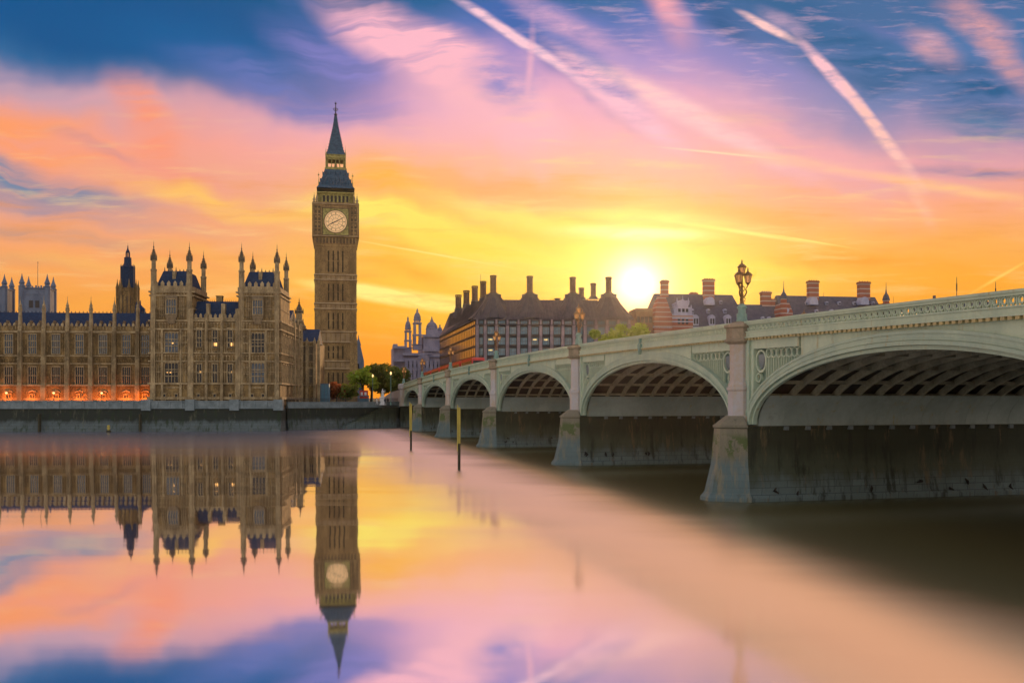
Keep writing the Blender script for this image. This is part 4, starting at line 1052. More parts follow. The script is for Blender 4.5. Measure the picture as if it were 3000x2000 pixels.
# windows of the front
big = gwindow(pav, px_(503), pz(1121), pz(1063), 2.8, 4, 2, 0, glass='glass', tracery=True)
for px, pa, g in ((503, 1033, 'glass_b'), (756, 1121, 'glass_b'), (756, 1033, None)): dupw(big, px_(px), pz(pa), glass=g)
mid = gwindow(pav, px_(584), pz(1120), pz(1066), .95, 2, 1, 0, tracery=True)
for px in (630, 674): dupw(mid, px_(px))
for px in (584, 630, 674): dupw(mid, px_(px), pz(1010) - (pz(1066) - pz(1120))*.12)
# warm lit openings
for px, py, w_, h_ in ((632, 1008, .75, .75), (680, 1008, .55, .75), (506, 1005.5, .3, .25), (491, 1090, .35, .28), (500, 1090.5, .35, .28), (587.5, 1089, .35, .28), (680, 1089, .28, .3)):
    mb = MB(); q = px_(px); mb.box(q - w_/2, q + w_/2, -.08, -.04, pz(py) - h_/2, pz(py) + h_/2); mb.build('lit_pane', 'lit', pav)
ori = gwindow(pav, px_(503), pz(920), pz(878), 2.1, 4, 1, -.35, glass='glass_b', tracery=True, name='oriel_window')
mb = MB(); mb.frust(0, .35, [(.7, .35, -2.2), (1.2, .6, -.7), (1.35, .7, -.2)], 0); mb.box(-1.35, 1.35, .02, .7, -.2, pz(878) - pz(920) + .25); mb.frust(0, .35, [(1.4, .7, pz(878) - pz(920) + .25), (1.0, .35, pz(878) - pz(920) + .9)])
mb.build('oriel_corbel', 'stone_d', ori); dupw(ori, px_(756))
sm = gwindow(pav, px_(482), pz(1170), pz(1154), .5, 1, 0, 0, glass='black')
for px in (517, 582, 629, 675, 739, 771): dupw(sm, px_(px))
mb = MB()
for px in (503, 756): q = px_(px); mb.box(q - 2.0, q + 2.0, -.12, 0, pz(1136), pz(1133)); mb.box(q - .8, q + .8, -.25, 0, pz(1137), pz(1133))
mb.build('carved_shield', 'stone_l', pav)

# ------------------------------------------------------------------ link building beside the clock tower
LK = Frame(*at(858, 246), R(5)); LK.ref = 890
link = thing('palace_link', 'lower gothic range with blue roof between the pavilion and the clock tower', 'building', (*LK.o, 0), LK.a)
def kz(py): return LK.z(py)
W_ = LK.x(926); WL_ = -10
mb = MB(); mb.box(WL_, W_, 0, 20, 5.5, kz(1000)); mb.build('wall', 'stone', link)
mb = MB()
for py in (1004, 1062, 1078, 1130): mb.box(WL_, W_, -.25, .02, kz(py), kz(py) + .3)
for px in (869, 884, 900, 922, 934): q = LK.x(px); mb.box(q - .35, q + .35, -.7, 0, 5.5, kz(998)); mb.lathe(q, -.3, [(.3, kz(998)), (.05, kz(988))], 6)
carve(mb, 0, W_, kz(1076), kz(1064), 0, 12, .2)
ribs(mb, 0, W_, kz(1128), kz(1080), 0, 14, .1, .15); ribs(mb, 0, W_, kz(1060), kz(1006), 0, 14, .1, .15)
mb.build('buttress', 'stone_l', link)
mb = MB(); mb.prism_x([(.6, kz(1004)), (.6, kz(1000)), (6.5, LK.z(964, 890, 6)), (13, kz(1000)), (13, kz(1004))], WL_, W_ + .3); rf = mb.build('roof', 'slate', link)
mb = MB(); q = LK.x(883, 3); finial(mb, q, 6.4, LK.z(966, 883, 6), LK.z(932, 883, 6) - LK.z(966, 883, 6), .9); mb.build('ventilator', 'stone_d', rf)
lw = gwindow(link, LK.x(908), kz(1057), kz(1015), 1.6, 3, 1, -.02, glass='black')
dupw(lw, LK.x(908), kz(1122)); dupw(lw, LK.x(877), kz(1057)); dupw(lw, LK.x(877), kz(1122)); dupw(lw, LK.x(892), kz(1057))

# ------------------------------------------------------------------ clock tower
tx, ty = at(983.4, 308); TA = R(10.5)
tow = thing('clock_tower', 'tall gothic clock tower of honey stone with lit dial and blue iron spire', 'tower', (tx, ty, 0), TA)
KT = .1077
def tz(py): return CH + (HY - py)*KT
def tz2(py): return CH + (HY - py)*.11
def sq(mb, prof, mi=0): mb.frust(0, 0, [(h, h, z) for h, z in prof], mi)
H = 6.4
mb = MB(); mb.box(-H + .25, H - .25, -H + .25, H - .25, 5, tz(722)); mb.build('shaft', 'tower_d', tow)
mb = MB()
cw = 2.0
for sx_ in (-1, 1):
    for sy_ in (-1, 1):
        mb.box(min(sx_*H, sx_*(H - cw)), max(sx_*H, sx_*(H - cw)), min(sy_*H, sy_*(H - cw)), max(sy_*H, sy_*(H - cw)), 5, tz(722))
        mb.box(sx_*H - .35*1, sx_*H + .35, sy_*H - .35, sy_*H + .35, 5, tz(975)) if False else None
        mb.frust(sx_*(H - .75), sy_*(H - .75), [(1.2, 1.2, 5), (1.15, 1.15, tz(1005)), (.85, .85, tz(985))])
mb.build('corner_pier', 'tower', tow)
def four(fn):
    """build something for the four faces: fn(transform)"""
    for k in range(4):
        ca, sa = round(math.cos(k*math.pi/2)), round(math.sin(k*math.pi/2)); fn(lambda x, y, ca=ca, sa=sa: (x*ca - y*sa, x*sa + y*ca))
def rbox(mb, T_, x0, x1, y0, y1, z0, z1):
    a_, b_ = T_(x0, y0), T_(x1, y1); mb.box(min(a_[0], b_[0]), max(a_[0], b_[0]), min(a_[1], b_[1]), max(a_[1], b_[1]), z0, z1)
tiers = [(1160, 1081), (1059, 1003), (973, 906), (890, 821), (806, 724)]
for k in range(4):
    ca, sa = round(math.cos(k*math.pi/2)), round(math.sin(k*math.pi/2)); T_ = lambda x, y: (x*ca - y*sa, x*sa + y*ca)
    mb = MB()
    zone = H - cw
    nx = 6; st = 2*zone/nx
    for i in range(nx + 1):
        x = -zone + i*st; wd = .42 if i in (0, 3, 6) else .30
        rbox(mb, T_, x - wd/2, x + wd/2, -H, -H + .3, 5, tz(722))
        rbox(mb, T_, x - .07, x + .07, -H - .15, -H + .1, 5, tz(722))
    for i in (1, 4): pass
    for i in range(nx):
        # filled stone panel behind alternate bays leaves narrow dark slots
        x = -zone + (i + .5)*st
        rbox(mb, T_, x - st/2, x + st/2, -H + .14, -H + .3, 5, tz(722))
    for pa, pb in tiers:
        for i in range(nx):
            x = -zone + (i + .5)*st
            rbox(mb, T_, x - st/2, x + st/2, -H + .06, -H + .3, tz(pb) - .9, tz(pb)); rbox(mb, T_, x - st/2, x + st/2, -H + .06, -H + .3, tz(pa), tz(pa) + .8)
            zc = (tz(pa) + tz(pb))/2; rbox(mb, T_, x - st/2, x + st/2, -H + .1, -H + .3, zc - .15, zc + .35)
    # corner panels
    for sx_ in (-1, 1):
        for pa, pb in tiers:
            for q in (-.55, .0, .55):
                x = sx_*(H - cw/2) + q; rbox(mb, T_, x - .06, x + .06, -H - .1, -H + .02, tz(pa) + .5, tz(pb) - .5)
            for q in (.3, .62): zc = tz(pa) + (tz(pb) - tz(pa))*q; rbox(mb, T_, sx_*(H - cw/2) - .2, sx_*(H - cw/2) + .2, -H - .16, -H, zc - .22, zc + .22)
    mb.build('tracery_panel', 'tower', tow)
    if k in (0, 1, 3):
        for pa, pb in tiers:
            for i in (1, 2, 3, 4):
                x = -zone + (i + .5)*st; mb = MB(); rbox(mb, T_, x - st*.15, x + st*.15, -H + .1, -H + .24, tz(pa) + 1.0, tz(pb) - 1.1)
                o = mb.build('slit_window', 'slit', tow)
mb = MB()
for pa, pb in ((1081, 1059), (1003, 973), (906, 890), (821, 806)):
    for py in (pa, pb): sq(mb, [(H + .12, tz(py) - .2), (H + .34, tz(py)), (H + .34, tz(py) + .22), (H + .05, tz(py) + .4)])
    sq(mb, [(H - .1, tz(pa)), (H - .1, tz(pb))])
    for k in range(4):
        ca, sa = round(math.cos(k*math.pi/2)), round(math.sin(k*math.pi/2)); T_ = lambda x, y: (x*ca - y*sa, x*sa + y*ca)
        for i in range(15):
            x = -H + .3 + i*(2*H - .6)/14; rbox(mb, T_, x - .13, x + .13, -H - .1, -H + .1, tz(pa), tz(pb))
mb.build('string_course', 'tower_l', tow)
# corbelled clock stage
HC = 7.0
mb = MB(); sq(mb, [(H, tz(724)), (H + .15, tz(721)), (H + .2, tz(716)), (H + .3, tz(714)), (H + .3, tz(696)), (HC, tz(693)), (HC, tz(600)), (HC + .2, tz(598)), (HC + .2, tz(594)), (HC - .3, tz(594))])
for k in range(4):
    ca, sa = round(math.cos(k*math.pi/2)), round(math.sin(k*math.pi/2)); T_ = lambda x, y: (x*ca - y*sa, x*sa + y*ca)
    for i in range(13):
        x = -6.2 + i*12.4/12; rbox(mb, T_, x - .16, x + .16, -H - .55, -H - .2, tz(713), tz(697))
    for x in (-6.75, -5.6, -4.5, 4.5, 5.6, 6.75): rbox(mb, T_, x - .17, x + .17, -HC - .28, -HC, tz(692), tz(600))
    for py in (691, 672, 651, 630, 606): rbox(mb, T_, -6.8, -4.4, -HC - .22, -HC, tz(py), tz(py) + .3); rbox(mb, T_, 4.4, 6.8, -HC - .22, -HC, tz(py), tz(py) + .3)
    for x in (-6.1, -5.15, 5.15, 6.1):
        for py in (685, 662, 640, 618): rbox(mb, T_, x - .25, x + .25, -HC - .1, -HC, tz(py), tz(py) + .7)
clk = mb.build('clock_stage', 'tower', tow)
for k in range(4):
    ca, sa = round(math.cos(k*math.pi/2)), round(math.sin(k*math.pi/2)); T_ = lambda x, y: (x*ca - y*sa, x*sa + y*ca)
    mb = MB(); rbox(mb, T_, -4.15, 4.15, -HC - .1, -HC, tz(691), tz(610)); rbox(mb, T_, -4.15, 4.15, -HC - .08, -HC, tz(598.5), tz(594)) ; mb.build('dial_surround', 'gilt', tow)
    for x0_, x1_ in ((-6.7, -4.5), (4.5, 6.7)): mb = MB(); rbox(mb, T_, x0_, x1_, -HC - .05, -HC, tz(691), tz(603)); mb.build('side_panel', 'tower_d', tow)  # dark sheets painted as the shade of recessed panels
    mb = MB(); rbox(mb, T_, -6.2, 6.2, -H - .36, -H - .28, tz(713), tz(697)); mb.build('corbel_shade', 'tower_d', tow)  # dark sheet painted as the shade between the corbels
    mb = MB(); rbox(mb, T_, -HC, HC, -HC - .3, -HC, tz(694), tz(691.5)); mb.build('cornice', 'tower_l', tow)
    mb = MB(); rbox(mb, T_, -HC, HC, -HC - .3, -HC, tz(600), tz(597)); mb.build('cornice', 'tower_l', tow)
cz0 = tz(650.4)
R0 = 3.52
def dial(rot, front):
    mb = MB(); A = 40
    mb.loft([[(R0*math.cos(2*math.pi*i/A), y, R0*math.sin(2*math.pi*i/A)) for i in range(A)] for y in (-HC - .2, -HC - .1)])
    df_ = mb.build('clock_dial', 'clock', tow, loc=(0, 0, cz0)); df_.rotation_euler = (0, 0, rot)
    mb = MB()
    mb.ring_y(0, 0, R0 + .05, .22, -HC - .3, -HC - .12, 40); mb.ring_y(0, 0, R0*.86, .07, -HC - .25, -HC - .19, 40); mb.ring_y(0, 0, R0*.62, .10, -HC - .25, -HC - .19, 36); mb.ring_y(0, 0, R0*.30, .08, -HC - .25, -HC - .19, 24)
    roman = ['XII', 'I', 'II', 'III', 'IIII', 'V', 'VI', 'VII', 'VIII', 'IX', 'X', 'XI']
    def bar(x0, z0, x1, z1, w_):
        dx, dz = x1 - x0, z1 - z0; l_ = math.hypot(dx, dz); nx_, nz_ = -dz/l_*w_/2, dx/l_*w_/2
        mb.loft([[(x0 + nx_, y, z0 + nz_), (x0 - nx_, y, z0 - nz_), (x1 - nx_, y, z1 - nz_), (x1 + nx_, y, z1 + nz_)] for y in (-HC - .26, -HC - .2)])
    for i, s_ in enumerate(roman):
        a_ = math.pi/2 - i*math.pi/6; ux, uz = math.cos(a_), math.sin(a_); vx, vz = uz, -ux      # outward / sideways (reads from the centre)
        wds = {'I': .11, 'V': .2, 'X': .2}; tot = sum(wds[c_] for c_ in s_); q = -tot/2
        r0_, r1_ = R0*.66, R0*.83
        for c_ in s_:
            m_ = q + wds[c_]/2; hw = wds[c_]*.38
            P_ = lambda r_, s2: (ux*r_ + vx*s2, uz*r_ + vz*s2)
            if c_ == 'I': bar(*P_(r0_, m_), *P_(r1_, m_), .06)
            elif c_ == 'V': bar(*P_(r0_, m_), *P_(r1_, m_ - hw), .05); bar(*P_(r0_, m_), *P_(r1_, m_ + hw), .05)
            else: bar(*P_(r0_, m_ - hw), *P_(r1_, m_ + hw), .05); bar(*P_(r0_, m_ + hw), *P_(r1_, m_ - hw), .05)
            q += wds[c_]
        bar(ux*R0*.3, uz*R0*.3, ux*R0*.6, uz*R0*.6, .05)
    for i in range(60): a_ = i*math.pi/30; bar(math.cos(a_)*R0*.88, math.sin(a_)*R0*.88, math.cos(a_)*R0*.95, math.sin(a_)*R0*.95, .05)
    mb.build('dial_markings', 'tower_d', df_)
    for nm, deg, ln, w_, tail, yy in (('hour_hand', 244, 2.3, .34, .7, .34), ('minute_hand', 62, 3.25, .2, .9, .40)):
        a_ = R(90 - deg); mb = MB(); ux, uz = math.cos(a_), math.sin(a_); vx, vz = -uz, ux
        pts = [(-tail, w_*.5), (-tail, -w_*.5), (0, -w_*.45), (ln*.6, -w_*.5), (ln, 0), (ln*.6, w_*.5), (0, w_*.45)]
        mb.loft([[(ux*a1 + vx*b1, -HC - yy + dy, uz*a1 + vz*b1) for a1, b1 in pts] for dy in (0, .05)]); mb.build(nm, 'black', df_)
for k in (0, 1, 3): dial(k*math.pi/2, k == 0)
mb = MB()
for k in range(4):
    ca, sa = round(math.cos(k*math.pi/2)), round(math.sin(k*math.pi/2)); T_ = lambda x, y: (x*ca - y*sa, x*sa + y*ca)
    for (a1, b1, c1, d1) in ((-4.2, -3.98, tz(691), tz(610)), (3.98, 4.2, tz(691), tz(610)), (-4.2, 4.2, tz(691), tz(691) + .22), (-4.2, 4.2, tz(612), tz(610))): rbox(mb, T_, a1, b1, -HC - .26, -HC, c1, d1)
mb.build('dial_frame', 'tower_d', tow)
# belfry
HB = 5.55
mb = MB(); sq(mb, [(HB - .45, tz(596)), (HB - .45, tz(566))]); mb.build('belfry_core', 'black', tow)
mb = MB(); sq(mb, [(HC - .4, tz(597)), (HC - .4, tz(595)), (HB + .2, tz(595)), (HB, tz(593))]); sq(mb, [(HB + .02, tz(569)), (HB + .35, tz(564)), (HB + .35, tz(561))])
for k in range(4):
    ca, sa = round(math.cos(k*math.pi/2)), round(math.sin(k*math.pi/2)); T_ = lambda x, y: (x*ca - y*sa, x*sa + y*ca)
    for i in range(8):
        x = -4.25 + i*8.5/7; rbox(mb, T_, x - .26, x + .26, -HB, -HB + .5, tz(594), tz(566)); rbox(mb, T_, x - .1, x + .1, -HB - .18, -HB, tz(594), tz(566))
    rbox(mb, T_, -HB, -4.2, -HB, -HB + 1.2, tz(592), tz(566)); rbox(mb, T_, 4.2, HB, -HB, -HB + 1.2, tz(592), tz(566))
    rbox(mb, T_, -HB, HB, -HB, -HB + .5, tz(571), tz(566))
    crenel_n = 18
    for i in range(crenel_n): x = -HC + .5 + i*(2*HC - 1)/(crenel_n - 1); rbox(mb, T_, x - .2, x + .2, -HC + .3, -HC + .55, tz(594), tz(592))
mb.build('belfry', 'gilt', tow)
mb = MB()
for sx_ in (-1, 1):
    for sy_ in (-1, 1):
        mb.lathe(sx_*(HC - .35), sy_*(HC - .35), [(.5, tz(600)), (.42, tz(592)), (.42, tz(588)), (.55, tz(587)), (.3, tz(583)), (.1, tz(576)), (.22, tz(575)), (.06, tz(573)), (.05, tz(566))], 8)
        mb.lathe(sx_*(HC - 1.2), sy_*(HC - 1.2), [(.4, tz(596)), (.34, tz(582)), (.4, tz(580)), (.08, tz(570)), (.05, tz(560))], 8)
mb.build('pinnacle', 'tower_l', tow)
# iron roofs
mb = MB(); sq(mb, [(HB + .38, tz2(562)), (HB + .2, tz2(560)), (HB - .1, tz2(556)), (4.9, tz2(545)), (4.05, tz2(524)), (3.6, tz2(510)), (3.35, tz2(503))])
rf = mb.build('lower_roof', 'slate_t', tow)
for py, hw, n_ in ((552, 5.0, 9), (540, 4.55, 7), (520, 3.8, 5)):
    for k in range(4):
        ca, sa = round(math.cos(k*math.pi/2)), round(math.sin(k*math.pi/2)); T_ = lambda x, y: (x*ca - y*sa, x*sa + y*ca)
        for i in range(n_):
            x = -hw*.8 + i*1.6*hw/(n_ - 1); mb = MB(); rbox(mb, T_, x - .16, x + .16, -hw - .35, -hw + .5, tz2(py), tz2(py) + .85)
            rbox(mb, T_, x - .05, x + .05, -hw - .4, -hw - .3, tz2(py) + .8, tz2(py) + 1.2); mb.build('dormer', 'slate_t', rf)
mb = MB()
for sx_ in (-1, 1):
    for sy_ in (-1, 1): mb.lathe(sx_*(HB - .25), sy_*(HB - .25), [(.14, tz2(561)), (.1, tz2(545)), (.06, tz2(536)), (.06, tz2(527)), (.3, tz2(526)), (.3, tz2(524.5)), (.06, tz2(523)), (.03, tz2(517))], 6)
mb.build('roof_spike', 'gilt', tow)
# lantern stage
HL = 2.95
mb = MB(); sq(mb, [(3.45, tz2(504)), (3.45, tz2(500)), (HL, tz2(499)), (HL, tz2(496))]); sq(mb, [(HL, tz2(472)), (HL + .15, tz2(469)), (HL + .15, tz2(463)), (HL + .3, tz2(461)), (HL + .3, tz2(459))])
for k in range(4):
    ca, sa = round(math.cos(k*math.pi/2)), round(math.sin(k*math.pi/2)); T_ = lambda x, y: (x*ca - y*sa, x*sa + y*ca)
    for x, w_ in ((-2.7, .25), (-1.25, .11), (0, .11), (1.25, .11), (2.7, .25)): rbox(mb, T_, x - w_, x + w_, -HL, -HL + .4, tz2(497), tz2(471))
    rbox(mb, T_, -HL, HL, -HL, -HL + .2, tz2(486.5), tz2(485)); rbox(mb, T_, -HL, HL, -HL, -HL + .3, tz2(474), tz2(471))
    for i in range(6): rbox(mb, T_, -2.4 + i*.96 - .05, -2.4 + i*.96 + .05, -HL - .02, -HL + .1, tz2(497), tz2(491))
mb.build('lantern_stage', 'gilt', tow)
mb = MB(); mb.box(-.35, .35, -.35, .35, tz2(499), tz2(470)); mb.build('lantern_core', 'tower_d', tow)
mb = MB(); sq(mb, [(HL + .32, tz2(460)), (HL + .1, tz2(457)), (2.5, tz2(447)), (1.9, tz2(420)), (1.42, tz2(399)), (.92, tz2(378)), (.5, tz2(354)), (.26, tz2(340)), (.2, tz2(338))])
for k in range(4):
    a_ = math.pi/4 + k*math.pi/2
    for q in range(16):
        pr = [(2.5, 447), (1.9, 420), (1.42, 399), (.92, 378), (.5, 354), (.26, 340)]; f_ = q/15*4.99; i0 = int(f_); w0 = f_ - i0
        hw = pr[i0][0]*(1 - w0) + pr[i0+1][0]*w0; py = pr[i0][1]*(1 - w0) + pr[i0+1][1]*w0; x, y = hw*1.414*math.cos(a_), hw*1.414*math.sin(a_)
        mb.box(x - .14, x + .14, y - .14, y + .14, tz2(py) - .1, tz2(py) + .22)
sp = mb.build('spire', 'slate_t', tow)
mb = MB(); mb.lathe(0, 0, [(.25, tz2(339)), (.55, tz2(337)), (.6, tz2(335.5)), (.25, tz2(333)), (.17, tz2(330)), (.15, tz2(323)), (.3, tz2(321)), (.16, tz2(319)), (.13, tz2(306)), (.36, tz2(304)), (.36, tz2(302.5)), (.06, tz2(301)), (.03, tz2(297))], 8)
for a_ in (0, math.pi/2):
    ca, sa = math.cos(a_), math.sin(a_)
    mb.tube([(.1*ca, .1*sa, tz2(326)), (.45*ca, .45*sa, tz2(324)), (.72*ca, .72*sa, tz2(320)), (.45*ca, .45*sa, tz2(317.5)), (.05*ca, .05*sa, tz2(318))], .11, 5); mb.tube([(-.1*ca, -.1*sa, tz2(326)), (-.45*ca, -.45*sa, tz2(324)), (-.72*ca, -.72*sa, tz2(320)), (-.45*ca, -.45*sa, tz2(317.5)), (-.05*ca, -.05*sa, tz2(318))], .11, 5)
mb.build('finial', 'black', sp)
for sx_ in (-1, 1):
    for sy_ in (-1, 1):
        mb = MB(); mb.lathe(sx_*(HL + .1), sy_*(HL + .1), [(.2, tz2(499)), (.16, tz2(461)), (.2, tz2(458)), (.06, tz2(447)), (.12, tz2(446)), (.03, tz2(444)), (.03, tz2(432))], 6); mb.build('corner_shaft', 'gilt', tow)

# ------------------------------------------------------------------ towers behind the wing
t1 = thing('ventilation_tower', 'octagonal gothic tower with dark stepped spire behind the riverside wing', 'tower', (*at(374.5, 262), 0), R(6))
def vz(py): return zat(py, 262)
u_ = 262/F
mb = MB(); hw = 26.5*u_; mb.lathe(0, 0, [(hw*1.06, 6), (hw*1.06, vz(845))], 8); 
for k in range(8):
    a_ = math.pi/8 + k*math.pi/4; x, y = hw*1.08*math.cos(a_), hw*1.08*math.sin(a_)
    mb.lathe(x, y, [(.4, 6), (.4, vz(846)), (.5, vz(845)), (.3, vz(838)), (.12, vz(828)), (.04, vz(819))], 6)
mb.lathe(0, 0, [(hw*1.12, vz(862)), (hw*1.12, vz(858))], 8)
mb.build('shaft', 'stone', t1)
w0_ = None
for k, x in enumerate((-1.0, .95)):
    for py0, py1 in ((892, 869), (916, 895)):
        mb = MB(); mb.box(x - .5, x + .5, -hw*1.0 - .12, -hw*.9, vz(py0), vz(py1)); mb.build('window', 'black', t1)
mb = MB(); mb.lathe(0, 0, [(18*u_*1.06, vz(848)), (18*u_*1.06, vz(786)), (19.5*u_*1.06, vz(785)), (19*u_, vz(781)), (11*u_, vz(779)), (10*u_, vz(757)), (11*u_, vz(756)), (6.5*u_, vz(753))], 8)
for k in range(8):
    a_ = math.pi/8 + k*math.pi/4; x, y = 18.5*u_*math.cos(a_), 18.5*u_*math.sin(a_); mb.lathe(x, y, [(.2, vz(848)), (.2, vz(782)), (.02, vz(774))], 5)
mb.build('roof_stage', 'slate', t1)
mb = MB()
for k in range(8): a_ = math.pi/8 + k*math.pi/4; mb.tube([(5.5*u_*math.cos(a_), 5.5*u_*math.sin(a_), vz(756)), (5.2*u_*math.cos(a_), 5.2*u_*math.sin(a_), vz(739))], .09, 4)
mb.lathe(0, 0, [(6*u_, vz(740)), (5.5*u_, vz(737)), (2.5*u_, vz(731)), (1.2*u_, vz(724)), (1.6*u_, vz(722)), (.3*u_, vz(719)), (.2*u_, vz(712))], 8); mb.build('lantern_cap', 'slate', t1)
t2 = thing('roof_turret', 'pair of small dark roof pinnacles beside the stepped-spire tower', 'turret', (*at(411, 235), 0), R(4))
mb = MB(); zq = lambda py: zat(py, 235)
mb.lathe(0, 0, [(1.3, 20), (1.2, zq(905)), (.5, zq(897)), (.2, zq(893)), (.1, zq(880))], 8); mb.lathe(-.75, -.4, [(.5, 20), (.4, zq(900)), (.05, zq(884))], 6); mb.build('cap', 'slate', t2)
def church(px0, px1, label, pole):
    c_ = (px0 + px1)/2; D = 400; t_ = thing('church_tower', label, 'tower', (*at(c_, D), 0), R(12), 'pale square church towers behind the riverside wing'); u = D/F; h_ = (px1 - px0)/2*u*.97; z = lambda py: zat(py, D)
    mb = MB(); sq(mb, [(h_, 6), (h_, z(850)), (h_ + .3, z(849)), (h_ + .3, z(847)), (h_, z(846))])
    for sx_ in (-1, 1):
        for sy_ in (-1, 1):
            x, y = sx_*(h_ - .7), sy_*(h_ - .7); mb.lathe(x, y, [(1.35, 6), (1.3, z(845)), (1.5, z(843)), (1.0, z(841)), (.9, z(836)), (1.2, z(834)), (.55, z(822)), (.2, z(812)), (.08, z(806))], 8)
    mb.build('tower_body', 'church', t_)
    mb = MB()
    for x0, x1 in ((-h_*.75, -.2), (.2, h_*.75)):
        for i in range(4): q = x0 + (x1 - x0)*(i + .5)/4; mb.box(q - .3, q + .3, -h_ - .1, -h_ + .3, z(846), z(842 if i % 2 else 840))
    mb.box(-h_*.9, h_*.9, -h_ - .15, -h_, z(866), z(864)); mb.build('battlement', 'church', t_)
    for x in (-1.2, 1.2): mb = MB(); mb.box(x - .8, x + .8, -h_ - .08, -h_ + .1, z(905), z(884)); mb.build('belfry_window', 'black', t_)
    if pole: mb = MB(); mb.lathe(0, 0, [(.16, z(848)), (.1, z(770)), (.2, z(769)), (.02, z(766))], 6); mb.build('flagpole', 'iron', t_)
church(71, 151, 'pale square church tower with four pinnacles and a flagpole behind the wing', True)
church(-55, 27, 'pale square church tower cut off by the left edge', False)
# ------------------------------------------------------------------ office block with bronze roof
ox, oy = at(1394.6, 292); OA = R(3.5); LA = R(11.5)
OF = Frame(ox, oy, OA); OF.ref = 1600
off = thing('office_block', 'large office block with glass bays, bronze roof and rows of tall round chimneys', 'building', (ox, oy, 0), OA)
def oz(py): return OF.z(py, 1600, 0)
OW = OF.x(1845); KD = 88.0
EZ = oz(953); TZ_ = oz(938)                       # wall head, roof eaves
# left face runs back at LA; express it in the local frame
rel = LA - OA; bxv = Vector((-math.sin(rel), math.cos(rel)))
def Lp(s, off_=0.0): return (bxv.x*s - math.cos(rel)*off_, bxv.y*s - math.sin(rel)*off_)
pts = [(0, 0), (OW, 0), (OW + 0, KD), (Lp(KD)[0], Lp(KD)[1])]
mb = MB(); mb.prism_z(pts, 5.5, TZ_); mb.build('wall', 'bronze_d', off)
# glazed bays of the right face
px_c = [1394.6 + 27 + 32.4*i for i in range(14)]
mb_list = []
for i, px in enumerate([1398] + px_c):
    q = OF.x(px); mb = MB(); mb.box(q - .48, q + .48, -.7, 0, 5.5, oz(954)); mb.box(q - .62, q + .62, -.85, 0, oz(954), oz(951)); mb.box(q - .3, q + .3, -.8, -.05, oz(951), oz(936))
    mb.build('column', 'pinkst', off)
cols = [OF.x(px) for px in [1398] + px_c] + [OW]
flo = [(940, 950), (957, 980), (988, 1011), (1019, 1042), (1050, 1073)]
protos = {}
rg = random.Random(3)
for i in range(len(cols) - 1):
    a_, b_ = cols[i] + .62, cols[i+1] - .62; c_ = (a_ + b_)/2; w_ = b_ - a_
    if w_ < .6: continue
    for k, (pa, pb) in enumerate(flo):
        key = (round(w_, 1), k)
        if key not in protos:
            mb = MB(); h = oz(pa) - oz(pb); y = -.12 if k else -.3
            mb.box(-w_/2, w_/2, y - .1, y, h - .12, h); mb.box(-w_/2, w_/2, y - .1, y, 0, .12)
            for q in (-w_/2 + .06, -w_*.17, w_*.17, w_/2 - .06): mb.box(q - .05, q + .05, y - .1, y, 0, h)
            mb.box(-w_/2, w_/2, y - .1, y, h*.5 - .04, h*.5 + .04)
            o = mb.build('window', 'bronze_d', off, loc=(c_, 0, oz(pb))); g = MB(); g.box(-w_/2, w_/2, y - .04, y - .01, .05, h - .05); g.build('pane', 'oglass', o); protos[key] = o
        else: o = dupw(protos[key], c_, oz(pb))
        if k >= 1 and rg.random() < (.10 if k < 3 else .3):
            mb = MB(); mb.box(c_ - w_*.3, c_ + w_*.25, -.19, -.17, oz(pa) - .9, oz(pa) - .55); mb.build('lit_ceiling', 'litdim', off)
mb = MB()
for k, (pa, pb) in enumerate(flo[1:]): mb.box(0, OW, -.35, 0, oz(pb) - .55, oz(pb) - .25)
mb.box(-.3, OW, -.9, 0, oz(953), oz(951)); mb.box(-.3, OW, -.7, 0, oz(938), oz(936))
mb.build('spandrel_beam', 'bronze', off)
# left face
cr, sr = math.cos(rel), math.sin(rel)
mb = MB(); nb = 24
for i in range(nb + 1):
    s_ = .4 + i*(KD - .8)/nb; x, y = Lp(s_, .0); mb.lathe(x, y, [(.2, 5.5), (.2, EZ), (.15, TZ_)], 4)
mb.build('street_column', 'bronze', off)
mb = MB()
for z0, z1 in ((oz(938), oz(935)), (oz(953), oz(950)), (oz(985), oz(981)), (oz(1016), oz(1012)), (oz(1047), oz(1043))):
    mb.loft([[(*Lp(s_, -.1), z0), (*Lp(s_, .22), z0), (*Lp(s_, .22), z1), (*Lp(s_, -.1), z1)] for s_ in (-.3, KD)])
mb.build('street_beam', 'bronze_d', off)
p_ = {}
for i in range(nb):
    s0, s1 = .4 + i*(KD - .8)/nb, .4 + (i + 1)*(KD - .8)/nb
    for k, (pa, pb) in enumerate(flo[:4]):
        mb = MB(); mb.loft([[(*Lp(s_, .02), oz(pb)), (*Lp(s_, .16), oz(pb)), (*Lp(s_, .16), oz(pa)), (*Lp(s_, .02), oz(pa))] for s_ in (s0 + .5, s1 - .5)])
        if i < 24: mb.build('street_window', 'aglass', off)
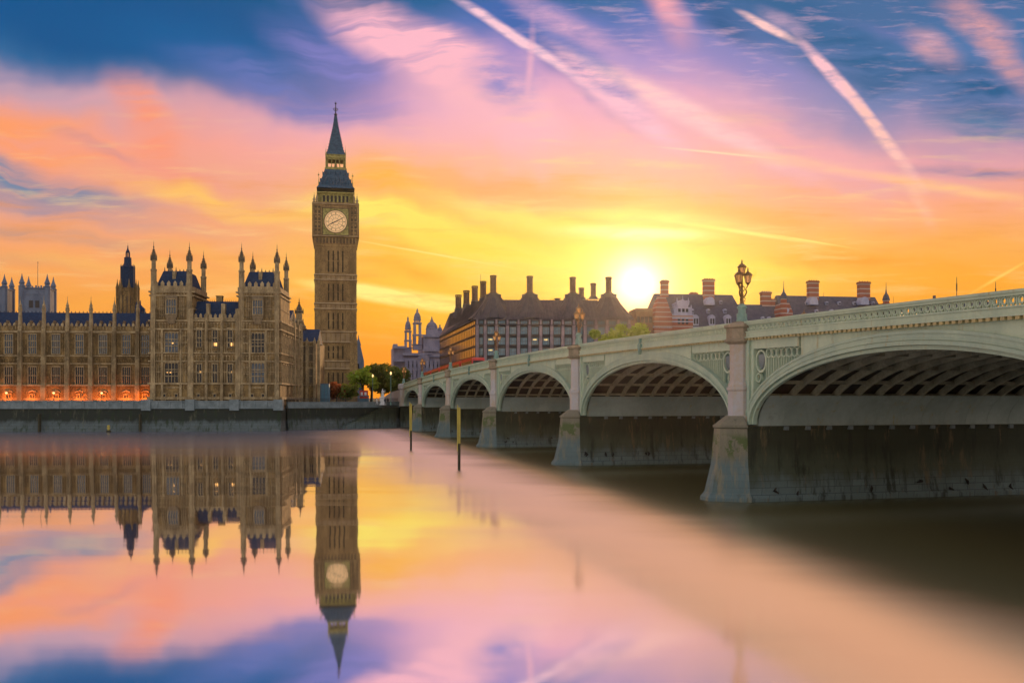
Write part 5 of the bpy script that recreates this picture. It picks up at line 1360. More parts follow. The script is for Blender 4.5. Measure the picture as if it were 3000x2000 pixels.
# roofs
RZ = OF.z(879, 1600, 9)
def roof_ring(e, z): # inset outline
    return [(0 + e*.45 - .6, e - .6, z), (OW - e + .4, e - .6, z), (OW - e + .4, KD - e, z), (Lp(KD)[0] + e*.5 - .6, KD - e, z)]
def lift(r_): return [(x, y if y < 40 else y + 7.5, z + (2.4 if i == 3 else 0)) for i, (x, y, z) in enumerate(r_)]
mb = MB(); mb.loft([roof_ring(0, TZ_), roof_ring(3, TZ_ + 2.3), lift(roof_ring(9.5, RZ)), lift(roof_ring(10.5, RZ + .1))])
for s_ in range(1, 44):
    x = OW*s_/44; mb.tube([(x, -.62, TZ_ + .05), (x, 2.4, TZ_ + 2.35), (min(max(x, 4.2), OW - 9.2), 8.9, RZ + .05)], .10, 4)
for s_ in range(1, 50):
    y = KD*s_/50; o_ = Lp(y); mb.tube([(o_[0] - .6, y, TZ_ + .05), (o_[0] + .85, y, TZ_ + 2.35), (o_[0] + 3.8, min(max(y, 9.2), KD - 4), RZ + .05 + 2.4*y/KD)], .10, 4)
rf = mb.build('roof', 'bronze', off)
def flue(px, pyb, yo, top, body, wide=True, dist=None, kk='chimney', wq=None):
    q = OF.x(px, yo); z = lambda py: OF.z(py, px, yo); u = OF.k(px, yo)/F
    if wide and wq:
        mb = MB(); mb.lathe(q, yo, [(18*u, z(body + 30)), (15*u, z(body + 14)), (12*u, z(body + 9)), (11.5*u, z(body + 2)), (8.5*u, z(body))], 12); c_ = mb.build('chimney', 'bronze', off)
    elif wide:
        mb = MB(); wv = 74*u
        mb.lathe(q, yo, [(wv, z(pyb)), (wv*.72, z(pyb - 22)), (wv*.45, z(pyb - 46)), (23.5*u, z(pyb - 63)), (23.5*u, z(pyb - 73)), (20*u, z(pyb - 74)), (13*u, z(body + 4)), (14*u, z(body + 1)), (14*u, z(body))], 16)
        for k in range(16):
            a_ = k*math.pi/8 + math.pi/16; ca, sa = math.cos(a_), math.sin(a_)
            mb.tube([(q + wv*ca, yo + wv*sa, z(pyb)), (q + wv*.72*ca, yo + wv*.72*sa, z(pyb - 22)), (q + wv*.45*ca, yo + wv*.45*sa, z(pyb - 46)), (q + 23.6*u*ca, yo + 23.6*u*sa, z(pyb - 63))], .16, 4)
        c_ = mb.build('chimney', 'bronze', off)
    else:
        mb = MB(); mb.lathe(q, yo, [(20*u, z(pyb)), (13*u, z(body + 5)), (12.5*u, z(body))], 12); c_ = mb.build('chimney', 'bronze', off)
    r_ = (8.0 if wide else 7.2)*u
    mb = MB(); mb.lathe(q, yo, [(r_*1.25, z(body)), (r_*1.25, z(body - 3)), (r_, z(body - 4)), (r_, z(top + 8)), (r_*1.08, z(top + 7)), (r_*1.08, z(top + 5)), (r_*.95, z(top + 5))], 14)
    for k in range(10):
        a_ = k*math.pi/5; mb.box(q + r_*1.05*math.cos(a_) - .12, q + r_*1.05*math.cos(a_) + .12, yo + r_*1.05*math.sin(a_) - .12, yo + r_*1.05*math.sin(a_) + .12, z(top + 7), z(top + 1))
        mb.tube([(q + r_*math.cos(a_), yo + r_*math.sin(a_), z(body - 4)), (q + r_*math.cos(a_), yo + r_*math.sin(a_), z(top + 8))], .09, 4)
    mb.lathe(q, yo, [(r_*1.2, z(top + 2)), (r_*1.25, z(top)), (r_*1.05, z(top - .5))], 14)
    mb.build('stack', 'stack', c_)
for px in (1445, 1552, 1678, 1783): flue(px, 936, 7.5, 807 if px < 1500 else (809 if px < 1600 else 812), 859)
for px, yo, top, body in ((1415.5, 21, 824, 872), (1391, 34, 838, 881), (1366.5, 48, 851, 891), (1343, 62, 864, 903)):
    flue(px, body + 46, yo, top, body, True, wq=34)
flue(1738, 876, 40, 830, 870, False); flue(1703, 878, 60, 843, 872, False)
mb = MB(); q = OF.x(1633, 12); mb.lathe(q, 12, [(.8, RZ - .5), (.8, RZ + .6), (1.1, RZ + .7), (1.1, RZ + .9)], 10); mb.build('roof_vent', 'bronze', off)
mb = MB(); q = OF.x(1407.5, 16); mb.lathe(q, 14, [(.12, OF.z(870, 1407, 14)), (.05, OF.z(803, 1407, 14))], 5); mb.build('aerial', 'iron', off)
mb = MB(); a_, b_ = OF.x(1601, 3), OF.x(1648, 3)
mb.prism_x([(1.6, oz(926)), (1.75, oz(926) + .02), (5.9, OF.z(902, 1620, 6) + .12), (5.75, OF.z(902, 1620, 6))], a_, b_); mb.build('rooflight', 'oglass', off)

# ------------------------------------------------------------------ pale domed government building
D = 420; g0 = at(1220, D); gov = thing('government_building', 'pale stone government building with small domed towers beyond the bridge end', 'building', (*g0, 0), R(10)); u = D/F
gz = lambda py: zat(py, D); gx = lambda px: (px - 1220)*u
mb = MB(); mb.box(gx(1153), gx(1186), 0, 20, 5, gz(1018)); mb.box(gx(1153), gx(1165), -.3, 6, gz(1018), gz(1008)); mb.box(gx(1183), gx(1262), -1, 30, 5, gz(1040)); mb.box(gx(1240), gx(1300), -2, 30, 5, gz(985))
mb.build('wall', 'pale', gov)
for a_, b_, pys in ((1153, 1186, (1022, 1060)), (1183, 1262, (1042, 1058, 1085)), (1240, 1300, (988, 1030, 1046))):
    mb = MB()
    for py in pys: mb.box(gx(a_) - .5, gx(b_) + .5, -2.9, -.9, gz(py), gz(py) + 1.1)
    mb.build('cornice_band', 'pale', gov)
mb = MB()
for px in (1190, 1202, 1214, 1226, 1238, 1250, 1262, 1274, 1286): mb.box(gx(px) - .7, gx(px) + .7, -3.1, -1, 5, gz(1058))
mb.prism_y([(gx(1214), gz(1052)), (gx(1262), gz(1052)), (gx(1238), gz(1037))], -3.2, 0)
mb.build('colonnade', 'pale', gov)
for px in (1196, 1208, 1220, 1232, 1244, 1256, 1268, 1280):
    for py in (1078, 1104): mb = MB(); mb.box(gx(px) - .65, gx(px) + .65, -2.1, -.9, gz(py), gz(py - 11)); mb.build('window', 'glass', gov)
def cupola(px, w_, base, arch_t, dome_b, dome_t, tip, open_=True):
    mb = MB(); x = gx(px); h = w_/2*u; y = 3
    def leg4(z0, z1, hh, t_):
        for sx_ in (-1, 1):
            for sy_ in (-1, 1): mb.box(x + sx_*(hh - t_/2) - t_/2, x + sx_*(hh - t_/2) + t_/2, y + sy_*(hh - t_/2) - t_/2, y + sy_*(hh - t_/2) + t_/2, z0, z1)
    mb.frust(x, y, [(h, h, gz(base + 14)), (h, h, gz(base)), (h + .4, h + .4, gz(base - 1)), (h + .4, h + .4, gz(base - 3))])
    if open_:
        mid = (base + arch_t)/2
        leg4(gz(base - 3), gz(mid + 3), h*.95, h*.62); mb.frust(x, y, [(h*1.05, h*1.05, gz(mid + 3)), (h*1.05, h*1.05, gz(mid - 1))]); leg4(gz(mid - 1), gz(arch_t), h*.85, h*.52)
        mb.frust(x, y, [(h*.9, h*.9, gz(arch_t)), (h, h, gz(arch_t - 2)), (h, h, gz(arch_t - 4))])
        for a_ in range(8): mb.lathe(x + h*.6*math.cos(a_*.785), y + h*.6*math.sin(a_*.785), [(h*.14, gz(arch_t - 4)), (h*.14, gz(dome_b))], 5)
    else: mb.frust(x, y, [(h, h, gz(base - 3)), (h*.95, h*.95, gz(dome_b))])
    c_ = mb.build('cupola', 'pale', gov)
    mb = MB(); hh = h*(.82 if open_ else 1.0); dd = dome_b - dome_t
    mb.lathe(x, y, [(hh*1.1, gz(dome_b) - .1), (hh*1.1, gz(dome_b - 1)), (hh, gz(dome_b - dd*.15)), (hh*.93, gz(dome_b - dd*.45)), (hh*.68, gz(dome_b - dd*.78)), (hh*.3, gz(dome_t)), (hh*.26, gz(dome_t - 3)), (hh*.34, gz(dome_t - 4)), (.4, gz(dome_t - 6)), (.15, gz(tip))], 12)
    mb.build('dome', 'pale_d', c_)
cupola(1196.5, 21, 1020, 972, 962, 938, 926); cupola(1224, 26, 1010, 948, 936, 913, 902); cupola(1267, 34, 985, 0, 962, 940, 925, False)
cupola(1291, 14, 985, 0, 966, 955, 950, False)

# ------------------------------------------------------------------ red brick police building
D = 335; b0 = at(1920, D); RB = Frame(b0[0], b0[1], R(9)); RB.ref = 2100
brk = thing('brick_mansion', 'banded red brick building with dormers, striped chimneys and round corner turrets', 'building', (*b0, 0), R(9))
X_ = lambda px, yo=0: RB.x(px, yo); Z_ = lambda py, px=2000, yo=0: RB.z(py, px, yo)
def gable_block(px0, px1, eave, ridge, dep=14, name='main_wall', hip=0):
    mb = MB(); a_, b_ = X_(px0), X_(px1); pm = (px0 + px1)/2
    ze = Z_(eave, pm); zr = Z_(ridge, pm, dep/2)
    mb.box(a_, b_, 0, dep, 5, ze); w__ = mb.build(name, 'brick', brk)
    mb = MB(); mb.loft([[(a_ - .2, -.4, ze), (b_ + .2, -.4, ze), (b_ + .2, dep + .4, ze), (a_ - .2, dep + .4, ze)], [(a_ + hip, dep/2 - .6, zr), (b_ - hip, dep/2 - .6, zr), (b_ - hip, dep/2 + .6, zr), (a_ + hip, dep/2 + .6, zr)]])
    r_ = mb.build('roof', 'wslate', brk)
    mb = MB(); mb.box(a_ - .3, b_ + .3, -.6, 0, ze - .5, ze); mb.build('cornice', 'wtrim', brk)
    return r_
r1 = gable_block(1915, 2195, 958, 863, 18, hip=3); r2 = gable_block(2150, 2300, 956, 893, 14); r3 = gable_block(2290, 2614, 965, 869, 18, hip=2)
def roofy(r_, ze, zr, dep, z): return max(-.3, (z - ze)/(zr - ze)*(dep/2))
def dormer(px, pyb, pyt, w_, par=None, dep=18, ez=958, rz=863, mat_='wtrim', big=False):
    zb, zt_ = Z_(pyb, px), Z_(pyt, px); ze, zr = Z_(ez, px), Z_(rz, px, dep/2); y = (zb - ze)/(zr - ze)*dep/2 - .5
    zb, zt_ = Z_(pyb, px, y), Z_(pyt, px, y); x = X_(px, y); h_ = zt_ - zb
    mb = MB(); mb.box(-w_/2, w_/2, -.3, 2.6, 0, h_*.72); mb.prism_y([(-w_/2 - .15, h_*.72), (w_/2 + .15, h_*.72), (w_*.3, h_*.9), (0, h_), (-w_*.3, h_*.9)], -.4, 2.6)
    d_ = mb.build('dormer', mat_, brk, loc=(x, y, zb))
    for q in (-w_*.22, w_*.22): mb = MB(); mb.box(q - w_*.15, q + w_*.15, -.36, -.3, h_*.12, h_*.62); mb.build('pane', 'glass', d_)
for px in (2038, 2086, 2133): dormer(px, 953, 921, 2.1)
for px in (2028, 2075, 2124): dormer(px, 918, 904, 1.0)
for px in (2016, 2112, 2010): dormer(px, 890, 880, .8)
for px in (2364, 2422, 2459, 2504, 2558): dormer(px, 893, 883, .95, ez=965, rz=869)
for px in (2392, 2437, 2480, 2530): dormer(px, 918, 906, 1.1, ez=965, rz=869)
for px in (2235, 2254): dormer(px, 940, 927, .9, dep=14, ez=956, rz=893)
# tall front gable
mb = MB(); a_, b_ = X_(1968), X_(2027); c_ = (a_ + b_)/2; w_ = (b_ - a_)
mb.box(a_, b_, -1.2, 6, 5, Z_(925, 2000)); mb.build('gable_wall', 'brick', brk)
mb = MB(); zq = lambda py: Z_(py, 2000)
mb.box(c_ - w_*.40, c_ + w_*.40, -1.2, 6, zq(925), zq(905)); mb.box(c_ - w_*.26, c_ + w_*.26, -1.2, 6, zq(905), zq(888)); mb.prism_y([(c_ - w_*.28, zq(888)), (c_ + w_*.28, zq(888)), (c_, zq(878))], -1.3, 5)
for q in (-.42, .42, -.28, .28, 0): mb.lathe(c_ + w_*q, -.9, [(.22, zq(925 if abs(q) > .4 else 895)), (.3, zq(902 if abs(q) > .4 else 884)), (.04, zq(892 if abs(q) > .4 else (872 if q else 866)))], 6)
for py in (925, 905, 945, 935): mb.box(a_ - .2, b_ + .2, -1.45, -1.1, zq(py), zq(py) + .5) if py > 904 and py != 905 else mb.box(c_ - w_*.42, c_ + w_*.42, -1.45, -1.1, zq(py), zq(py) + .5)
g_ = mb.build('gable', 'wtrim', brk)
for q, py0, py1 in ((-.18, 915, 903), (.02, 915, 903), (.2, 915, 903), (-.2, 950, 934), (0, 950, 934), (.2, 950, 934)):
    mb = MB(); mb.box(c_ + w_*q - .45, c_ + w_*q + .45, -1.3, -1.22, zq(py0), zq(py1)); mb.build('window', 'glass', brk)
# sloping left bay with tall pale stack
mb = MB(); zq = lambda py: Z_(py, 1940)
mb.box(X_(1915), X_(1968), -.6, 8, 5, zq(935)); mb.loft([[(X_(1915), -.6, zq(935)), (X_(1972), -.6, zq(935)), (X_(1972), 8, zq(935)), (X_(1915), 8, zq(935))], [(X_(1936), 2.4, zq(866)), (X_(1956), 2.4, zq(866)), (X_(1956), 4.6, zq(866)), (X_(1936), 4.6, zq(866))]])
mb.build('corner_gable', 'brick', brk)
def stackp(px0, px1, top, base, yo=7, name='chimney'):
    mb = MB(); a_, b_ = X_(px0, yo), X_(px1, yo); pm = (px0 + px1)/2; z = lambda py: Z_(py, pm, yo)
    mb.box(a_, b_, yo - 1.1, yo + 1.1, z(base), z(top + 3)); mb.box(a_ - .25, b_ + .25, yo - 1.35, yo + 1.35, z(top + 6), z(top + 3)); mb.box(a_ - .1, b_ + .1, yo - 1.2, yo + 1.2, z(top + 3), z(top))
    n_ = 4
    for i in range(n_): q = a_ + (b_ - a_)*(i + .5)/n_; mb.lathe(q, yo, [(.22, z(top)), (.16, z(top - 3))], 6)
    return mb.build(name, 'brick', brk)
stackp(1937, 1956, 822, 870); stackp(2061, 2090, 818, 885); stackp(2230, 2256, 855, 910); stackp(2257, 2268, 878, 905); stackp(2367, 2395, 823, 880); stackp(2515, 2545, 826, 880)
stackp(2022, 2040, 858, 870, 10)
for px in (2078, 2381, 2530):
    mb = MB(); x = X_(px, 4.5); z = lambda py: Z_(py, px, 4.5); mb.prism_y([(x - 1.7, z(893)), (x + 1.7, z(893)), (x + 1.5, z(880)), (x + 1.0, z(872)), (x, z(870)), (x - 1.0, z(872)), (x - 1.5, z(880))], 3.4, 7); mb.build('shaped_gable', 'wtrim', brk)
def rturret(px, tip, ball, neck, base, w_, yo=-1):
    mb = MB(); x = X_(px, yo); z = lambda py: Z_(py, px, yo); r_ = w_/2*RB.k(px, yo)/F
    mb.lathe(x, yo, [(r_, 5), (r_, z(base)), (r_*1.15, z(base - 2)), (r_*1.15, z(base - 4)), (r_*.9, z(base - 5)), (r_*.9, z(neck))], 12); t_ = mb.build('turret', 'brick', brk)
    mb = MB(); mb.lathe(x, yo, [(r_*1.1, z(neck)), (r_*1.1, z(neck - 2)), (r_*.98, z(neck - 6)), (r_*.75, z(ball)), (r_*.3, z(ball - 7)), (r_*.25, z(ball - 10)), (r_*.1, z(ball - 20)), (.05, z(tip))], 12); mb.build('turret_cap', 'wslate', t_)
rturret(2296, 823, 862, 876, 893, 20); rturret(2596, 827, 866, 880, 893, 20)
rturret(2164, 850, 866, 880, 900, 28, 0) if False else None
mb = MB(); a_, b_ = X_(2281), X_(2318); c_ = (a_ + b_)/2; zq = lambda py: Z_(py, 2300); mb.prism_y([(a_, 5), (b_, 5), (b_, zq(915)), (c_ + 1.0, zq(888)), (c_ - 1.0, zq(888)), (a_, zq(915))], -1.4, 5); mb.build('corner_gable', 'brick', brk)
mb = MB(); mb.lathe(0, 0, [(.1, 0), (.95, .01), (.95, .2)], 12); o = mb.build('oculus', 'wtrim', brk, loc=(c_, -1.4, zq(910))); o.rotation_euler = (R(90), 0, 0)
mb = MB(); mb.lathe(X_(2448), 9, [(.08, Z_(872, 2448, 9)), (.03, Z_(856, 2448, 9))], 4); mb.lathe(X_(2622), 1, [(.08, Z_(905, 2622, 1)), (.03, Z_(868, 2622, 1))], 4); mb.build('aerial', 'iron', brk)
# flat brown block between the office and the brick mansion
p_ = at(1888, 330); t_ = thing('flat_roofed_block', 'plain brown flat-roofed block in the sun glare behind green trees', 'building', (*p_, 0), R(5)); u = 330/F
mb = MB(); mb.box(-25*u, 25*u, 0, 12, 5, zat(908, 330)); mb.box(-25*u, 25*u + .0, .3, 11.7, zat(908, 330), zat(903, 330)); mb.build('wall', 'brown', t_)
mb = MB(); mb.box(-24.6*u, 24.6*u, -.12, 12.1, zat(912, 330), zat(910, 330)); mb.build('coping', 'stack', t_)
for i in range(4): mb = MB(); q = (-18 + 12*i)*u; mb.box(q - .5, q + .5, -.06, .1, zat(945, 330), zat(928, 330)); mb.build('window', 'glass', t_)
# low roof with masts beyond the right end of the bridge
D = 300; p_ = at(2790, D); t_ = thing('distant_roof', 'dark low roofline with thin flag masts peeking over the right end of the bridge', 'building', (*p_, 0), R(8)); u = D/F
mb = MB(); mb.box(-58*u, 140*u, 0, 14, 5, zat(884, D)); mb.box(-56*u, -52*u, 0, 1, zat(884, D), zat(866, D)); mb.loft([[(-50*u, 1, zat(884, D)), (135*u, 1, zat(884, D)), (135*u, 13, zat(884, D)), (-50*u, 13, zat(884, D))], [(-20*u, 4, zat(873, D)), (120*u, 4, zat(873, D)), (120*u, 10, zat(873, D)), (-20*u, 10, zat(873, D))]]); mb.build('roof', 'wslate', t_)
for px, py in ((2816, 808), (2941, 820)):
    mb = MB(); q = (px - 2790)*u; mb.lathe(q, 2, [(.13, zat(884, D)), (.09, zat(py + 8, D)), (.05, zat(py, D))], 6); mb.box(q - .16, q + .16, 1.9, 2.1, zat(850, D), zat(py + 20, D)) ; mb.build('mast', 'iron', t_)
# gabled house right of the clock tower
D = 380; p_ = at(1056, D); t_ = thing('pointed_house', 'blue-grey gabled building just right of the clock tower', 'building', (*p_, 0), R(8)); u = D/F
mb = MB(); mb.box(-22*u, 9*u, 0, 14, 5, zat(1052, D)); mb.prism_y([(-22*u, zat(1052, D)), (9*u, zat(1052, D)), (0, zat(1012, D)), (-6*u, zat(995, D)), (-9*u, zat(1005, D))], 0, 8); mb.lathe(-6*u, 3, [(1.2, zat(1010, D)), (.3, zat(990, D)), (.05, zat(980, D))], 6); mb.build('wall', 'church', t_)
mb = MB(); mb.box(-12*u, -4*u, -.1, .1, zat(1090, D), zat(1065, D)); mb.build('window', 'glass', t_)

# ------------------------------------------------------------------ trees
def tree(x, y, z0, h, r, label, leafm='leaf', n=2600, seed=1, cat='tree', group=None, name='broadleaf_tree', flat=.8, leaf=.55):
    rg = random.Random(seed); t_ = thing(name, label, cat, (x, y, z0), 0, group)
    mb = MB(); mb.tube([(0, 0, -.3), (.1, 0, h*.22), (-.05, .1, h*.45), (.1, 0, h*.75)], [h*.035, h*.026, h*.018, h*.006], 7)
    limbs = []
    for k in range(7):
        a_ = rg.uniform(0, 6.28); e = rg.uniform(.5, .95)*r; zz_ = h*rg.uniform(.45, .85); p1 = (math.cos(a_)*e, math.sin(a_)*e, zz_)
        mb.tube([(0, 0, h*rg.uniform(.22, .45)), (p1[0]*.5, p1[1]*.5, zz_*.8), p1], [h*.014, h*.01, h*.003], 5); limbs.append(p1)
    mb.build('trunk', 'bark', t_)
    cl = []
    for k in range(24):
        a_ = rg.uniform(0, 6.28); q = rg.random()**.6; zc = rg.uniform(-1, 1); rr = math.sqrt(max(0, 1 - zc*zc))*q*r
        cl.append((math.cos(a_)*rr, math.sin(a_)*rr, h*.62 + zc*h*.34*q, r*rg.uniform(.2, .42)))
    for p1 in limbs: cl.append((*p1, r*.3))
    vs = []; fs = []
    for i in range(n):
        cx_, cy_, cz_, cr_ = rg.choice(cl)
        d_ = Vector((rg.gauss(0, 1), rg.gauss(0, 1), rg.gauss(0, 1))).normalized()*cr_*rg.uniform(.35, 1.12)
        p = Vector((cx_, cy_, cz_)) + Vector((d_.x, d_.y, d_.z*flat)); nn = Vector((rg.gauss(0, 1), rg.gauss(0, 1), rg.gauss(0, 1))).normalized(); a1 = nn.orthogonal().normalized()*leaf*rg.uniform(.5, 1.1); b1 = nn.cross(a1.normalized())*leaf*rg.uniform(.4, .9)
        o = len(vs); vs += [tuple(p + a1), tuple(p + b1), tuple(p - a1*.8), tuple(p - b1)]; fs.append((o, o+1, o+2, o+3))
    mb = MB(); mb.v = vs; mb.f = fs; mb.m = [0]*len(fs); mb.build('crown', leafm, t_, fix=False)
    return t_
G = 'trees between the clock tower and the bridge end'
for i, (px, D, py, r, lb, m_) in enumerate(((1062, 300, 1070, 4.2, 'green tree touching the right foot of the clock tower', 'leaf_y'), (1088, 320, 1052, 5.2, 'tallest dark green tree between the clock tower and the bridge', 'leaf'), (1118, 335, 1064, 4.8, 'rounded dark tree in the middle of the street gap', 'leaf'), (1147, 325, 1058, 5.2, 'broad dark tree left of the domed government building', 'leaf'), (1168, 300, 1070, 4.0, 'dark tree nearest the far end of the bridge', 'leaf'))):
    x, y = at(px, D); z1 = zat(py, D); tree(x, y, 5.6, z1 - 5.6, r, lb, m_, 2600, i + 3, group=G)
x, y = at(985, 262); tree(x, y, 5.6, 5.8, 3.0, 'russet small tree at the foot of the clock tower', 'leaf_o', 1500, 21)
x, y = at(1012, 262); tree(x, y, 5.6, 5.4, 3.2, 'dark bare-looking small tree right of the russet one', 'leaf', 900, 22)
G = 'sunlit trees behind the bridge parapet'
for i, (px, D, py, r, lb, m_) in enumerate(((1772, 240, 950, 4.6, 'bright green tree left of the sun glare above the parapet', 'leaf_y'), (1818, 245, 938, 5.4, 'bright green tree under the last office chimney', 'leaf_y'), (1860, 250, 926, 5.6, 'yellow-green tree beside the brown flat-roofed block', 'leaf_y'))):
    x, y = at(px, D); z1 = zat(py, D); tree(x, y, 5.6, z1 - 5.6, r, lb, m_, 6500, i + 40, group=G, leaf=.5)

# ------------------------------------------------------------------ river piles and buoys
G = 'yellow topped piles standing in the river'
for px, yb, yt, lb in ((1204, 1318, 1182, 'farther thin yellow pile standing in the river'), (1345, 1375, 1193, 'nearer and taller yellow pile standing in the river')):
    Z = CH*F/(yb - HY); x, y = at(px, Z); t_ = thing('river_pile', lb, 'pile', (x, y, 0), 0, G); zt_ = zat(yt, Z); r_ = .15
    mb = MB(); mb.lathe(0, 0, [(r_, -2), (r_, zt_*.42)], 10); mb.build('weedy_foot', 'post_d', t_)
    mb = MB(); mb.lathe(0, 0, [(r_*1.02, zt_*.42), (r_*1.02, zt_ - .12), (r_*.7, zt_)], 10); mb.box(-.2, -.12, -.2, .1, zt_*.3, zt_ + .25); mb.build('yellow_top', 'post', t_)
for px, py, lb in ((893, 1258, 'yellow mooring buoy below the embankment stair'), (318, 1266, 'yellow mooring buoy under the terrace wall at left')):
    Z = CH*F/(py - HY) ; x, y = at(px, Z); t_ = thing('mooring_buoy', lb, 'buoy', (x, y, 0), 0, 'yellow buoys by the river wall')
    mb = MB(); mb.lathe(0, 0, [(.25, -.3), (.5, 0), (.5, .35), (.3, .5)], 12); mb.build('float', 'post_d', t_); mb = MB(); mb.lathe(0, 0, [(.25, .5), (.2, 1.2), (.3, 1.25), (.3, 1.45), (.05, 1.6)], 10); mb.box(-.4, .4, -.04, .04, .9, 1.05); mb.build('topmark', 'post', t_)

# ------------------------------------------------------------------ vehicles
def vehicle(label, L_, W_, H_, kind, name, group=None):
    t_ = thing(name, label, kind, group=group)
    mb = MB()
    if kind == 'bus':
        prof = [(-L_/2, .35), (L_/2, .35), (L_/2, H_*.55), (L_/2 - .15, H_ - .2), (L_/2 - .5, H_), (-L_/2 + .3, H_), (-L_/2, H_ - .25)]
    else:
        prof = [(-L_/2, .3), (L_/2, .3), (L_/2, .75), (L_/2 - .9, .95), (L_/2 - 1.6, H_), (-L_/2 + 1.0, H_), (-L_/2 + .1, 1.0)]
    w1 = W_/2
    mb.loft([[(x, -w1, z) for x, z in prof], [(x, w1, z) for x, z in prof]]); mb.build('body', 'red_p' if kind == 'bus' else 'black', t_)
    if kind == 'bus':
        for s_ in (-1, 1):
            for i in range(6):
                x0 = -L_/2 + .5 + i*(L_ - 1)/6; mb = MB(); mb.box(x0 + .08, x0 + (L_ - 1)/6 - .08, min(s_*w1, s_*(w1 + .03)), max(s_*w1, s_*(w1 + .03)), H_*.5, H_*.82); mb.build('window', 'glass', t_)
        mb = MB(); mb.box(L_/2 - .04, L_/2 + .04, -w1 + .2, w1 - .2, H_*.42, H_*.82); mb.build('windscreen', 'glass', t_)
    else:
        mb = MB(); mb.prism_y([(L_/2 - 1.0, .98), (L_/2 - 1.65, H_ - .08), (-L_/2 + 1.1, H_ - .08), (-L_/2 + .5, 1.02)], -w1 - .02, w1 + .02); mb.build('window', 'glass', t_)
    for x in (-L_*.32, L_*.32):
        for s_ in (-1, 1):
            mb = MB(); rr = .48 if kind == 'bus' else .33; mb.loft([[(x + rr*math.cos(q*math.pi/7), yy, rr + rr*math.sin(q*math.pi/7)) for q in range(14)] for yy in (s_*w1 - .12, s_*w1 + .12)]); wh = mb.build('wheel', 'tyre', t_)
    for s_ in (-1, 1): mb = MB(); mb.box(L_/2 - .02, L_/2 + .06, s_*(w1 - .3) - .14, s_*(w1 - .3) + .14, .62, .86); mb.build('headlight', 'lit_o', t_)
    return t_
def onroad(o, x, y, flip=False):
    p = BR.w(x, y); z = ztc(x) - 1.21; sl_ = math.atan2(ztc(x + 3) - ztc(x - 3), 6)
    o.location = (p[0], p[1], z); o.rotation_euler = (0, -sl_ if not flip else sl_, BR_A + (math.pi if flip else 0))
bus = vehicle('nearest red bus of the row standing in for a light streak', 10.8, 2.4, 3.35, 'bus', 'bus', 'red buses standing in for a light streak on the bridge')  # row of buses added in place of a red streak of traffic light
onroad(bus, -117, 4.9)
for x, lb in ((-129, 'second red bus of the row standing in for a light streak'), (-141, 'third and middle red bus of the row standing in for a light streak'), (-153, 'fourth red bus standing in for a light streak, beyond the fourth lamp'), (-165, 'last red bus, near the far end of the bridge')):
    o = copy_tree(bus, label=lb); onroad(o, x, 4.9)
car = vehicle('dark car with lit headlights seen through the pierced parapet at right', 4.6, 1.5, 1.75, 'car', 'car')
BRk = BR.x(2668, 4.6); onroad(car, BRk - 2.2, 4.4)
for ch in car.children:
    if ch.name.startswith('headlight'): ch.location = (0, 0, .24)
M_l = None

# ------------------------------------------------------------------ the corner by the bridge end
def at_nw(px, D): return at(px, D)
x, y = at(941, 250); t_ = thing('site_hoarding', 'pale blue hoarding box at the foot of the clock tower', 'hoarding', (x, y, 5.6), R(5))
u = 250/F; mb = MB(); mb.box(-22*u, 22*u, 0, 3, 0, zat(1125, 250) - 5.6); mb.build('panel', 'blue_h', t_)
mb = MB(); mb.box(-22.5*u, 22.5*u, -.08, 3.1, zat(1125, 250) - 5.6, zat(1124, 250) - 5.5); 
for q in (-20, -10, 0, 10, 20): mb.box(q*u - .05, q*u + .05, -.1, 0, 0, zat(1125, 250) - 5.6)
mb.build('frame', 'church', t_)
x, y = at(1066, 268); t_ = thing('kiosk', 'small red and white kiosk right of the clock tower', 'kiosk', (x, y, 5.6), R(5)); u = 268/F
mb = MB(); mb.box(-13*u, 13*u, 0, 2.5, 0, 2.3); mb.box(-14*u, 14*u, -.5, 2.7, 2.3, 2.5); mb.build('body', 'blue_h', t_)
mb = MB(); mb.box(-12*u, 12*u, -.1, 0, 1.6, 3.9); mb.build('sign_board', 'red_p', t_)
mb = MB(); mb.box(-9*u, -3*u, -.14, -.1, 2.6, 3.4); mb.box(2*u, 8*u, -.14, -.1, 2.6, 3.4); mb.build('white_panel', 'white_p', t_)
x, y = at(1121, 238); t_ = thing('statue', 'small pale statue on a plinth beside the bridge abutment', 'statue', (x, y, 5.6), 0)
mb = MB(); mb.frust(0, 0, [(.8, .8, 0), (.8, .8, .3), (.6, .6, .4), (.6, .6, 1.7), (.75, .75, 1.8), (.75, .75, 2.0)]); mb.build('plinth', 'white_p', t_)
mb = MB(); mb.lathe(0, 0, [(.45, 2.0), (.36, 2.6), (.28, 2.9), (.34, 3.3), (.3, 3.55), (.1, 3.65), (.15, 3.75), (.16, 3.95), (.05, 4.08)], 10); mb.tube([(.28, 0, 3.45), (.55, -.1, 3.2), (.6, -.2, 3.8)], [.1, .08, .05], 6); mb.build('figure', 'white_p', t_)
G = 'street lamps by the embankment'
sl_ = None
for px, D, py, lb in ((1145, 235, 1088, 'slim lit street lamp left of the bridge end'), (1092, 262, 1100, 'street lamp among the dark trees')):
    x, y = at(px, D)
    if sl_ is None:
        t_ = sl_ = thing('street_lamp', lb, 'street lamp', (x, y, 5.6), 0, G); h_ = zat(py, D) - 5.6
        mb = MB(); mb.lathe(0, 0, [(.2, 0), (.18, .5), (.09, .7), (.06, h_ - .8)], 8); mb.build('post', 'green_t', t_)
        mb = MB(); mb.lathe(0, 0, [(.1, h_ - .8), (.26, h_ - .35), (.05, h_)], 6); mb.build('lamp', 'lit_o', t_)
    else: t_ = copy_tree(sl_, loc=(x, y, 5.6), label=lb)
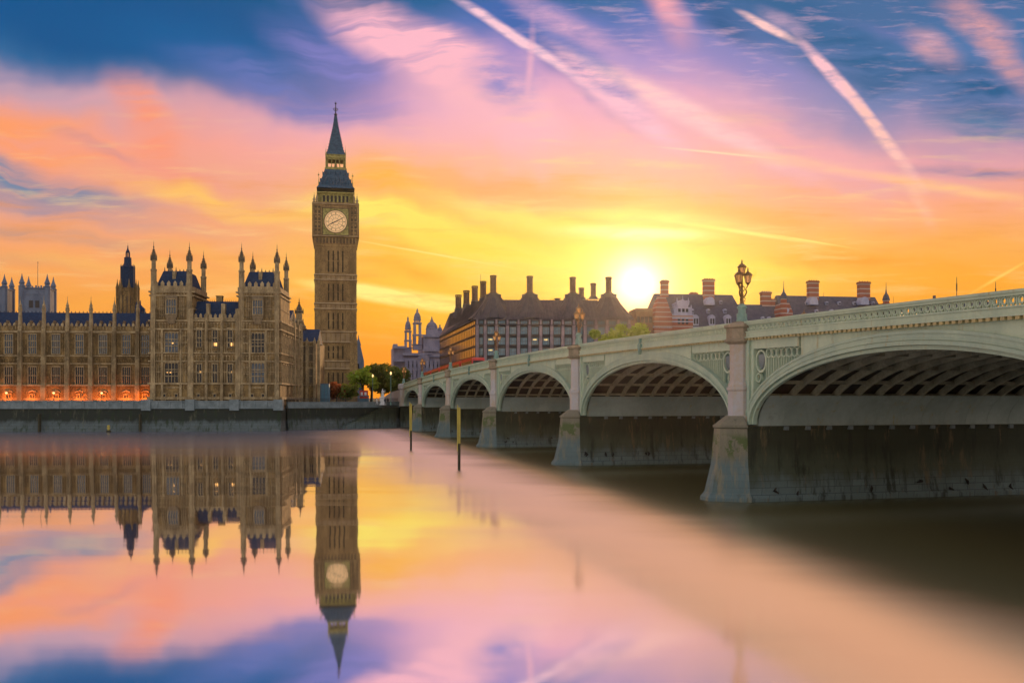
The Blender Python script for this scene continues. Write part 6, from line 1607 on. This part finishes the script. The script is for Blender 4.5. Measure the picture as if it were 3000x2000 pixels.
# people by the bridge end: one continuous figure each
def person(x, y, z, rz, coat, label, step=.18):
    t_ = thing('person', label, 'person', (x, y, z), rz, None)
    J = [(0,0,.95),(0,0,1.18),(0,.0,1.42),(0,0,1.55),(0,-.02,1.66),(0,-.02,1.76), (.1,0,.9),(.11,-step,.5),(.11,-step*1.1,.08),(.11,-step*1.1-.14,.03),(-.1,0,.9),(-.11,step*.5,.5),(-.11,step*1.3,.1),(-.11,step*1.3-.13,.03),
         (.19,0,1.42),(.25,.03,1.15),(.24,-.08,.9),(-.19,0,1.42),(-.25,-.02,1.15),(-.23,.06,.9)]
    E = [(0,1),(1,2),(2,3),(3,4),(4,5),(0,6),(6,7),(7,8),(8,9),(0,10),(10,11),(11,12),(12,13),(2,14),(14,15),(15,16),(2,17),(17,18),(18,19)]
    Rr = [.16,.15,.17,.06,.1,.09,.1,.07,.05,.04,.1,.07,.05,.04,.07,.055,.04,.07,.055,.04]
    me = bpy.data.meshes.new('person_body'); me.from_pydata(J, E, []); me.materials.append(M[coat]); o = bpy.data.objects.new('body', me); C.objects.link(o); o.parent = t_
    md = o.modifiers.new('skin', 'SKIN'); 
    for v_, r_ in zip(me.skin_vertices[0].data, Rr): v_.radius = (r_, r_*.8)
    me.skin_vertices[0].data[0].use_root = True
    o.modifiers.new('sub', 'SUBSURF').levels = 1; o.modifiers['sub'].render_levels = 1
    mb = MB(); mb.lathe(0, -.02, [(.04, 1.62), (.095, 1.68), (.105, 1.76), (.08, 1.83), (.03, 1.86)], 10); mb.build('head', 'skin', t_)
    mb = MB(); mb.lathe(0, .0, [(.09, 1.75), (.11, 1.78), (.09, 1.85), (.03, 1.885)], 10); mb.build('hair', 'black', t_)
for k, (px, D, c_, lb) in enumerate(((1128, 232, 'coat', 'person in a dark coat standing right of the pale statue'), (1136, 233, 'black', 'person in black walking near the bridge abutment'), (1104, 236, 'white_p', 'person in white walking left of the pale statue'))):
    x, y = at(px, D); person(x, y, 5.62, .6*k, c_, lb)
# ------------------------------------------------------------------ air
mb = MB(); mb.box(-1300, 1300, -90, 900, -3, 112); hz_ = mb.build('haze', 'stone'); hz_['kind'] = 'stuff'; hz_['label'] = 'thin golden evening haze over the river'
m = bpy.data.materials.new('haze'); m.use_nodes = True; m.node_tree.nodes.clear()
v_ = m.node_tree.nodes.new('ShaderNodeVolumePrincipled'); o_ = m.node_tree.nodes.new('ShaderNodeOutputMaterial')
v_.inputs['Density'].default_value = .00005; v_.inputs['Color'].default_value = (1, .95, .9, 1); v_.inputs['Anisotropy'].default_value = .86
m.node_tree.links.new(v_.outputs[0], o_.inputs['Volume']); hz_.data.materials.clear(); hz_.data.materials.append(m)
sc.cycles.volume_bounces = 0
